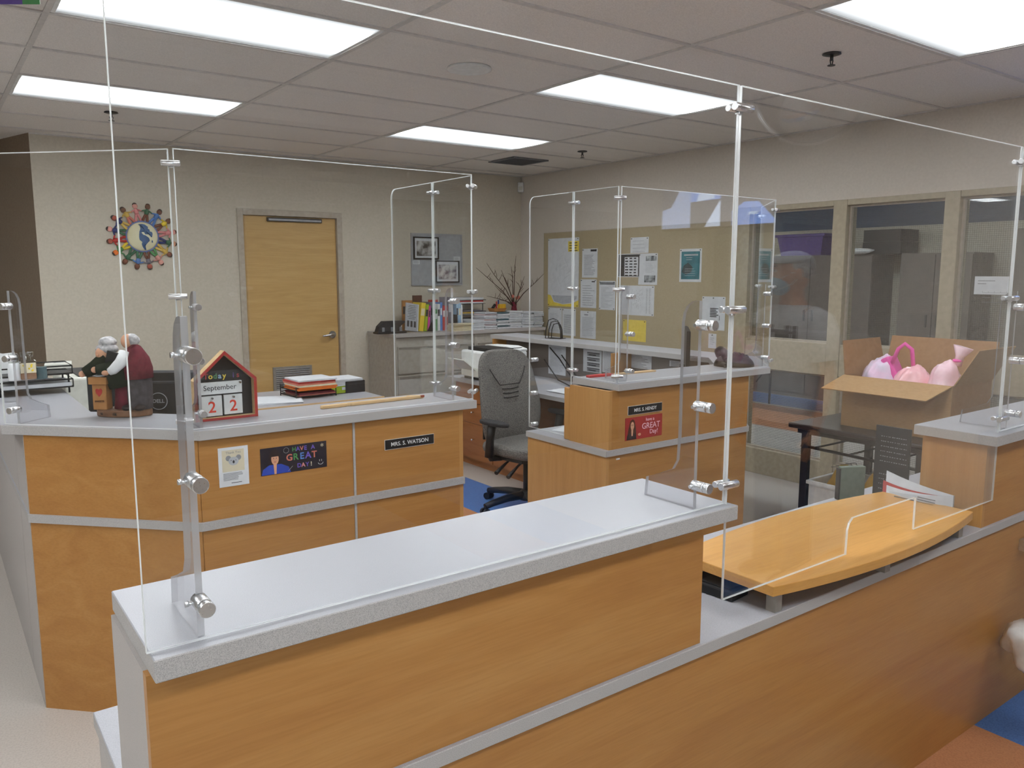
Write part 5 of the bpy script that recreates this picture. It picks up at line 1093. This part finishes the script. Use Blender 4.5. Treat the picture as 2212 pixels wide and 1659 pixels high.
# loose sheets, pad, cable on the desk
t = thing('desk_sheets', 'white sheets on the desk beneath the partition papers', 'papers', (3.27, 1.12, ZD+.0005), R(80)); MB().box(-.2, .14, -.11, .11, 0, .004).build('sheet', 'paper', t); MB().box(-.14, .16, -.1, .1, 0, .003).build('sheet', 'paper', t, (0.02, .03, .0042), .2)
t = thing('desk_mat', 'grey desk mat on the phone station desk', 'mat', (3.25, .72, ZD+.0005), R(90)); MB().box(-.26, .24, -.19, .17, 0, .012).build('mat', 'lgrey', t, bevel=.004)
t = thing('white_card', 'white sheet lying on the low ledge beside the chair', 'paper', (2.36, .1, ZD+.0005), R(20)); MB().box(-.11, .12, -.08, .07, 0, .003).build('sheet', 'paper', t)
t = thing('power_cables', 'tangle of black cables hanging behind the laser printer', 'cable', (3.58, 1.55, ZD+.001)); P_ = Vector(t.location)
for q in ([(3.62, 1.85, 1.0), (3.60, 1.7, .92), (3.55, 1.5, .80), (3.45, 1.2, .757), (3.42, 1.0, .753)], [(3.62, 1.7, .95), (3.58, 1.5, .83), (3.50, 1.3, .760), (3.50, 1.05, .754), (3.55, .98, .754)], [(3.60, 1.9, .90), (3.5, 1.6, .77), (3.42, 1.35, .753), (3.36, 1.28, .753)]): MB().tube([Vector(x)-P_ for x in q], .005, 6).build('cable', 'black', t)
# wire rack on rear top
p = atZ(1204, 727, ZT)
t = thing('wire_stand', 'small black wire book stand on the aisle side top', 'stand', (3.66, 1.86, ZT+.001), R(-72))
for y, s_ in ((0, 1), (.03, .86), (.06, .72)):
    MB().tube([(-.075*s_, y, 0), (-.07*s_, y, .07), (-.045*s_, y, .13*s_+.02), (0, y, .155*s_+.01), (.045*s_, y, .13*s_+.02), (.07*s_, y, .07), (.075*s_, y, 0)], .0035, 6).build('wire', 'black', t)
MB().box(-.07, .07, -.01, .09, 0, .003).build('base', 'black', t)
# monitor seen edge on
p = atX(1490, 790, 3.0)
t = thing('computer_monitor', 'black monitor seen edge on beside the desk phone', 'monitor', (3.30, .10, ZD+.0005), R(43))
MB().box(-.25, .25, 0, .022, .20, .52).build('housing', 'black', t, bevel=.006); MB().box(-.245, .245, -.002, 0, .205, .515).build('screen', 'gunmetal', t); MB().box(-.03, .03, .022, .05, .01, .3).build('neck', 'black', t); MB().box(-.11, .11, -.08, .1, 0, .012).build('foot', 'black', t, bevel=.004)
# desk phone
p = atZ(1576, 793, ZT)
t = thing('desk_phone', 'black desk phone with coiled cord on the grey top', 'phone', (3.27, -.27, ZT+.0006), R(-40))
MB().ball((0, 0, .0), (.115, .105, .075), 26, 16, fn=lambda p: Vector((p.x, p.y, max(p.z, .0)))).build('body', 'blackgloss', t)
m = MB(); m.tube([(-.06, -.115, .05), (-.07, -.095, .075), (-.072, -.05, .09), (-.072, 0, .096), (-.072, .05, .09), (-.07, .095, .075), (-.06, .115, .05)], [.024, .026, .02, .017, .02, .026, .024], 14); m.build('handset', 'blackgloss', t)
m = MB()
for r_ in range(4):
    for q in range(3): x, y = .0+r_*.02, -.04+q*.024; z = .075*math.sqrt(max(0, 1-((x+.007)/.115)**2-((y+.007)/.105)**2)); m.box(x, x+.014, y, y+.014, z-.006, z+.004)
m.build('keypad', 'dark', t); MB().obox((.03, .055, .062), (.05, .04, .004), Matrix.Rotation(R(16), 3, 'Y') @ Matrix.Rotation(R(-28), 3, 'X')).build('display', 'grey', t)
cp = [(-.085+.011*math.cos(k*.9), -.10-.0016*k, .02+.011*math.sin(k*.9)) for k in range(54)]
MB().tube(cp, .0028, 5).build('coiled_cord', 'black', t)

# ================================================================== side table by the window wall
t = thing('side_table', 'dark topped folding table with a black wire rack under the cardboard box', 'table', (3.93, -1.22, 0)); TZ = .74
MB().box(-.40, .44, -.76, .75, TZ-.03, TZ).build('table_top', 'tabletop', t, bevel=.008); MB().box(-.36, .40, -.72, .71, TZ-.06, TZ-.03).build('apron', 'black', t)
for sx in (-.33, .36):
    for sy in (.67, .0, -.67): MB().box(sx-.018, sx+.018, sy-.022, sy+.022, 0, TZ-.06).build('leg', 'black', t, bevel=.004)
MB().tube([(-.33, .70, .60), (-.34, -.70, .58)], .009).build('rack_rail', 'black', t); MB().tube([(.36, .70, .60), (.36, -.70, .58)], .009).build('rack_rail', 'black', t)
for k in range(7): y = .62-k*.21; MB().tube([(-.33, y, .598-k*.003), (.36, y, .598-k*.003)], .006).build('rack_rod', 'black', t)
# open cardboard box
ZB = TZ+.0006
t = thing('cardboard_box', 'big open cardboard box of pink bags on the side table', 'box', (3.70, -.70, ZB)); W_, D_, H_, th = .60, .45, .29, .006
m = MB(); m.box(0, D_, -W_, 0, 0, th); m.build('bottom', 'cardboard', t)
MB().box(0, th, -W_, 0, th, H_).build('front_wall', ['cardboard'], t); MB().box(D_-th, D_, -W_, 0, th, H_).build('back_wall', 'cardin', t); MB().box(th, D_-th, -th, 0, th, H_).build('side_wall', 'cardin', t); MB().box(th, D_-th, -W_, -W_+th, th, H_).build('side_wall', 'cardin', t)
def flap(a, b_, c_, d_, mat='cardboard'):
    a, b_, c_, d_ = map(Vector, (a, b_, c_, d_)); nn = (b_-a).cross(d_-a).normalized()*.005
    v = [a, b_, c_, d_, a+nn, b_+nn, c_+nn, d_+nn]
    MB().add(v, [(0, 1, 2, 3), (4, 5, 6, 7), (0, 1, 5, 4), (1, 2, 6, 5), (2, 3, 7, 6), (3, 0, 4, 7)]).build('flap', mat, t)
flap((0, 0, H_), (0, -W_, H_), (-.17, -W_+.045, H_-.065), (-.17, .03, H_-.065))
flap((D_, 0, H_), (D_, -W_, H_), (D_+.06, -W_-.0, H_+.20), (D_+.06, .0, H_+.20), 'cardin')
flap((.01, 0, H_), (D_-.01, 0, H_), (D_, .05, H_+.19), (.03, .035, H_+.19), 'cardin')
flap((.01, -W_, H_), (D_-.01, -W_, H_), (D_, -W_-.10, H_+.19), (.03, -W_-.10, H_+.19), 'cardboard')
def bag(name, label, y, x, z, r, mat, grp=None, amp=.22, neck=None):
    b_ = thing(name, label, 'bag', (x, y, ZB+.008), group=grp); hh = z-ZB-.008
    def rf(p):
        th_ = math.atan2(p.y, p.x); k_ = 1+.05*math.sin(11*th_+4*noise.noise(p*20))+.03*math.sin(23*th_+p.z*40)
        return Vector((p.x*k_*(1+amp*noise.noise(p*14+Vector((x*9, y*9, 0)))), p.y*(1+amp*noise.noise(p*16)), p.z*(1+amp*.6*noise.noise(p*12+Vector((y, 3, x))))+.02*noise.noise(p*34)))
    MB().ball((0, 0, hh*.52), (r[0], r[1], hh*.5), 48, 26, fn=rf).build('sack', mat, b_)
    if neck:
        m = MB(); m.tube([(neck[0], neck[1], hh*.95), (neck[0]*1.1, neck[1]*1.2, hh+.03), (neck[0]*1.3, neck[1]*1.5, hh+.08)], [.02, .022, .05], 12); m.build('knot', mat, b_)
        MB().lathe([(.022, hh+.0), (.026, hh+.008), (.022, hh+.016)], 12, 0, (neck[0], neck[1])).build('tie', 'magenta', b_)
    return b_
b_ = bag('gift_bag', 'white and lilac patterned bag with a magenta band and handle', -.84, 3.87, 1.13, (.12, .11), 'lilacbag')
MB().obox((-.0, -.085, .27), (.1, .055, .26), Matrix.Rotation(R(-28), 3, 'X')).build('band', 'magenta', b_, bevel=.012)
MB().tube([(-.04, -.07, .36), (-.04, -.10, .44), (-.03, -.13, .47), (-.02, -.165, .44), (-.02, -.18, .34)], .011, 8).build('handle', 'magenta', b_)
bag('pink_bag', 'plump pink plastic bag between the lilac bag and the pale one', -1.04, 3.83, 1.10, (.12, .115), 'pinkbag', neck=None)
bag('pink_bag', 'pale pink plastic bag with a tied upright neck', -1.205, 3.83, 1.14, (.11, .085), 'palepink', neck=(.03, -.04))
# bin under the table
t = thing('plastic_bin', 'white plastic bin of yellow bags under the side table', 'bin', (3.79, -.80, 0.0005))
k0 = .88; v = [(x*k, y*k, z) for z, k in ((0, k0), (.40, 1)) for x, y in ((-.19, -.22), (.19, -.22), (.19, .22), (-.19, .22))]
MB().add(v, [(0, 1, 2, 3), (0, 1, 5, 4), (1, 2, 6, 5), (2, 3, 7, 6), (3, 0, 4, 7)]).build('tub', 'white', t); m = MB()
for q in ((-.205, .205, -.235, -.215), (-.205, .205, .215, .235), (-.205, -.185, -.215, .215), (.185, .205, -.215, .215)): m.box(*q, .385, .405)
m.build('rim', 'white', t)
for y, x, rr, lb in ((-.70, 3.76, (.11, .10), 'yellow bag at the aisle end of the white bin'), (-.90, 3.78, (.12, .10), 'yellow bag behind the grey-green board in the white bin')):
    b_ = thing('yellow_bag', lb, 'bag', (x, y, .02), group='yellow bags in the bin'); MB().ball((0, 0, .24), (rr[0], rr[1], .235), 18, 12, fn=lambda p: p*(1+.2*noise.noise(p*9))).build('sack', 'ochre', b_)
    m = MB()
    for k in range(4): m.tube([(-.09+.05*k, -.1, .40), (-.06+.05*k, -.02, .478), (-.05+.05*k, .05, .46)], .002, 5)
    m.build('mesh_string', 'dark', b_)

# ================================================================== on the low part of the front counter
t = thing('sign_board', 'black sign panel with white text lines standing against the raised counter end', 'sign', (2.312, -1.675, ZD+.0006), R(-90))
MB().box(0, .13, -.004, .004, 0, .302).build('panel', 'blackm', t, bevel=.001); m = MB()
for k in range(12):
    z = .265-k*.0185-(.03 if k > 5 else 0); x = .022
    while x < .118:
        e = min(x+rnd.uniform(.002, .006), .12); m.box(x, e, -.0046, -.004, z-.0022, z)
        x = e+rnd.uniform(.002, .007)
m.build('print', 'lgrey', t); MB().box(0, .13, -.02, .02, 0, .006).build('foot', 'black', t)
t = thing('magazine_stack', 'curled magazines and newsletters propped beside the sign', 'magazines', (2.26, -1.84, ZD+.0006), R(-90))
def curl(x0, x1, z1a, z1b, y0, bow, mat, name='magazine'):
    m = MB(); n_ = 10; F_ = []; 
    for k in range(n_+1): u = k/n_; x = x0+(x1-x0)*u; yy = y0-bow*math.sin(u*math.pi); F_.append(((x, yy), z1a+(z1b-z1a)*u))
    v = [(p[0], p[1], 0) for p, z in F_]+[(p[0], p[1], z) for p, z in F_]+[(p[0], p[1]+.004, 0) for p, z in F_]+[(p[0], p[1]+.004, z) for p, z in F_]; w1_ = n_+1
    fs = [(k, k+1, w1_+k+1, w1_+k) for k in range(n_)]+[(2*w1_+k, 2*w1_+k+1, 3*w1_+k+1, 3*w1_+k) for k in range(n_)]+[(w1_+k, w1_+k+1, 3*w1_+k+1, 3*w1_+k) for k in range(n_)]
    m.add(v, fs, 0, True); return m.build(name, mat, t)
curl(-.10, .14, .145, .105, .02, .02, 'paper'); curl(-.10, .12, .112, .10, .0, .03, 'redp'); curl(-.08, .15, .10, .108, -.012, .035, 'paper'); g_ = curl(-.06, .16, .085, .118, -.03, .03, 'gridpaper')
m = MB(); lines(m, .06, .13, .03, .10, 9, .003, -.068, .3); m.box(-.02, .055, -.0705, -.07, .03, .085); m.build('print', 'grey', t)
p = atY(1843, 1083, -1.6)
t = thing('upright_folder', 'grey-green board standing upright at the back of the low counter', 'board', (2.30, -1.585, ZD+.0006), R(-28)); MB().box(-.042, .06, -.012, .012, 0, .128).build('board', 'greyg', t, bevel=.003); MB().box(-.048, -.042, -.012, .012, 0, .122).build('spine', 'dark', t)
t = thing('card_reader', 'flat black device tucked under the curved shelf', 'device', (1.19, -1.86, ZD+.0006), R(6)); MB().box(-.05, .03, -.085, .10, 0, .028).build('case', 'black', t, bevel=.005); MB().box(-.04, .02, -.07, .02, .028, .031).build('screen', 'gunmetal', t)
# white plastic bag beside the counter
t = thing('plastic_bag', 'crumpled white plastic bag hanging on the front of the maple counter', 'bag', (2.555, -2.20, .20))
MB().ball((0, 0, .11), (.105, .12, .105), 32, 20, fn=lambda p: p*(1+.3*noise.noise(p*14)+.14*noise.noise(p*40))).build('sack', 'white', t)
for x in (-.02, .05): MB().tube([(x, 0, .19), (x+.01, .05, .32), (.12, .128, .42)], [.02, .008, .005], 8).build('handle_loop', 'white', t)
MB().box(.1, .14, .125, .1498, .40, .44).build('hook', 'metal', t)
# ================================================================== visitor on the public side (seen mirrored in the screen)
def skinmesh(name, V, E, root, mat, parent, sub=2):
    me = bpy.data.meshes.new(name); bm = bmesh.new(); ly = bm.verts.layers.skin.verify(); vs = []
    for i, (x, y, z, rx, ry) in enumerate(V):
        v = bm.verts.new((x, y, z)); v[ly].radius = (rx, ry); v[ly].use_root = (i == root); vs.append(v)
    for a_, c_ in E: bm.edges.new((vs[a_], vs[c_]))
    bm.to_mesh(me); bm.free(); me.materials.append(M_(mat)); o = bpy.data.objects.new(name, me); COL.objects.link(o); o.parent = parent
    sk = o.modifiers.new('skin', 'SKIN'); sk.use_smooth_shade = True; sd = o.modifiers.new('sub', 'SUBSURF'); sd.levels = sub; sd.render_levels = sub
    return o
pr = thing('person', 'person in a white T-shirt, cap and blue face mask standing on the public side', 'person', (3.05, -3.33, 0), R(-78))
V = [(0, 0, .93, .13, .10), (0, .0, 1.05, .12, .09), (0, .0, 1.2, .135, .10), (0, .01, 1.34, .14, .10), (0, .015, 1.43, .07, .06), (0, .0, 1.49, .052, .055), (0, -.01, 1.55, .065, .075), (0, -.015, 1.62, .076, .095), (0, -.01, 1.675, .05, .07)]
E = [(k, k+1) for k in range(8)]
for s_ in (-1, 1):
    b0 = len(V); V += [(s_*.17, .01, 1.385, .055, .055), (s_*.21, .02, 1.26, .046, .046), (s_*.235, .03, 1.10, .038, .038), (s_*.245, -.01, .96, .032, .032), (s_*.25, -.05, .85, .024, .026)]
    E += [(3, b0)]+[(b0+k, b0+k+1) for k in range(4)]
    b1 = len(V); V += [(s_*.09, 0, .86, .095, .095), (s_*.095, -.01, .66, .075, .08), (s_*.10, -.01, .48, .055, .06), (s_*.10, .01, .30, .052, .055), (s_*.10, .015, .12, .036, .04), (s_*.10, .01, .055, .036, .04), (s_*.105, -.11, .035, .036, .028)]
    E += [(0, b1)]+[(b1+k, b1+k+1) for k in range(6)]
body = skinmesh('body', V, E, 0, 'skin', pr)
for s_ in (-1, 1):                      # hands with five curled fingers
    wx, wy, wz = s_*.25, -.05, .85
    hv = [(wx, wy, wz, .024, .026), (wx, wy-.02, wz-.05, .018, .036), (wx, wy-.035, wz-.085, .016, .038)]; he = [(0, 1), (1, 2)]
    hand = skinmesh('hand', hv, he, 0, 'skin', pr, 1)
    for f_ in range(4):
        o_ = -.03+f_*.02; L = (.062, .075, .08, .07)[f_]
        fv = [(wx, wy-.035+o_*.9, wz-.085, .009, .009), (wx-s_*.004, wy-.04+o_, wz-.085-L*.45, .0085, .0085), (wx-s_*.018, wy-.04+o_, wz-.085-L*.8, .008, .008), (wx-s_*.03, wy-.036+o_, wz-.085-L, .007, .007)]
        skinmesh('finger', fv, [(0, 1), (1, 2), (2, 3)], 0, 'skin', hand, 1)
    skinmesh('thumb', [(wx, wy-.045, wz-.035, .011, .011), (wx-s_*.012, wy-.075, wz-.06, .010, .010), (wx-s_*.018, wy-.085, wz-.09, .008, .008)], [(0, 1), (1, 2)], 0, 'skin', hand, 1)
m = MB(); m.loft([(0, 0, .86, .195, .135), (0, 0, .95, .188, .132), (0, 0, 1.05, .178, .125), (0, 0, 1.18, .182, .125), (0, 0, 1.28, .195, .128), (0, .005, 1.36, .19, .115), (0, .01, 1.41, .145, .09), (0, .012, 1.445, .085, .07)], 28)
for s_ in (-1, 1): m.tube([(s_*.12, .01, 1.385), (s_*.18, .012, 1.36), (s_*.222, .018, 1.27), (s_*.24, .022, 1.18)], [.062, .075, .074, .08], 16)
sh = m.build('t_shirt', 'cloth', pr)
m = MB(); m.loft([(0, .005, .76, .165, .115), (0, .005, .84, .178, .122), (0, .003, .93, .168, .115)], 24)
for s_ in (-1, 1): m.loft([(s_*.105, .01, .03, .072, .08), (s_*.102, .005, .25, .07, .075), (s_*.098, 0, .48, .076, .082), (s_*.092, 0, .68, .092, .1), (s_*.085, 0, .82, .092, .108)], 18)
m.build('trousers', 'jean', pr)
for s_ in (-1, 1): MB().ball((s_*.104, -.05, .04), (.048, .13, .04), 16, 9, fn=lambda p: Vector((p.x, p.y, max(p.z, -.038)))).build('shoe', 'blackm', pr)
text_obj('shirt_lettering', 'Hurley)(', .098, 'ink', sh, (.0, -.122, 1.31), ext=.012, off=.01)
hd = MB()
hd.ball((0, -.015, 1.60), (.077, .097, .115), 24, 16); hd.ball((0, -.115, 1.585), (.014, .018, .022), 10, 7)
for s_ in (-1, 1): hd.ball((s_*.079, .0, 1.595), (.012, .022, .032), 10, 7)
hd = hd.build('head', 'skin', pr); hd.rotation_euler = (0, 0, R(24))
for s_ in (-1, 1): MB().ball((s_*.031, -.102, 1.615), (.013, .008, .008), 10, 6).build('eye', 'white', hd); MB().ball((s_*.031, -.109, 1.615), (.006, .003, .006), 8, 5).build('pupil', 'ink', hd); MB().obox((s_*.031, -.104, 1.637), (.036, .006, .006)).build('eyebrow', 'hairbr', hd)
MB().ball((0, -.06, 1.545), (.066, .072, .055), 20, 12).build('face_mask', 'maskb', hd); m = MB()
for s_ in (-1, 1): MB().tube([(s_*.058, -.085, 1.575), (s_*.075, -.03, 1.605), (s_*.088, .012, 1.60), (s_*.078, -.03, 1.55), (s_*.058, -.08, 1.525)], .0022, 5).build('ear_loop', 'white', hd)
MB().ball((0, .012, 1.63), (.082, .096, .085), 20, 12, fn=lambda p: Vector((p.x, max(p.y, -.05), p.z))).build('hair', 'hairg', hd)
MB().ball((0, -.005, 1.655), (.086, .108, .06), 22, 12, fn=lambda p: Vector((p.x, p.y, max(p.z, -.005)))).build('cap', 'lgrey', hd); MB().prism([(x, y-.09) for x, y in ell(0, 0, .075, .085, 20, math.pi, 2*math.pi)], 1.652, 1.657).build('cap_brim', 'lgrey', hd)
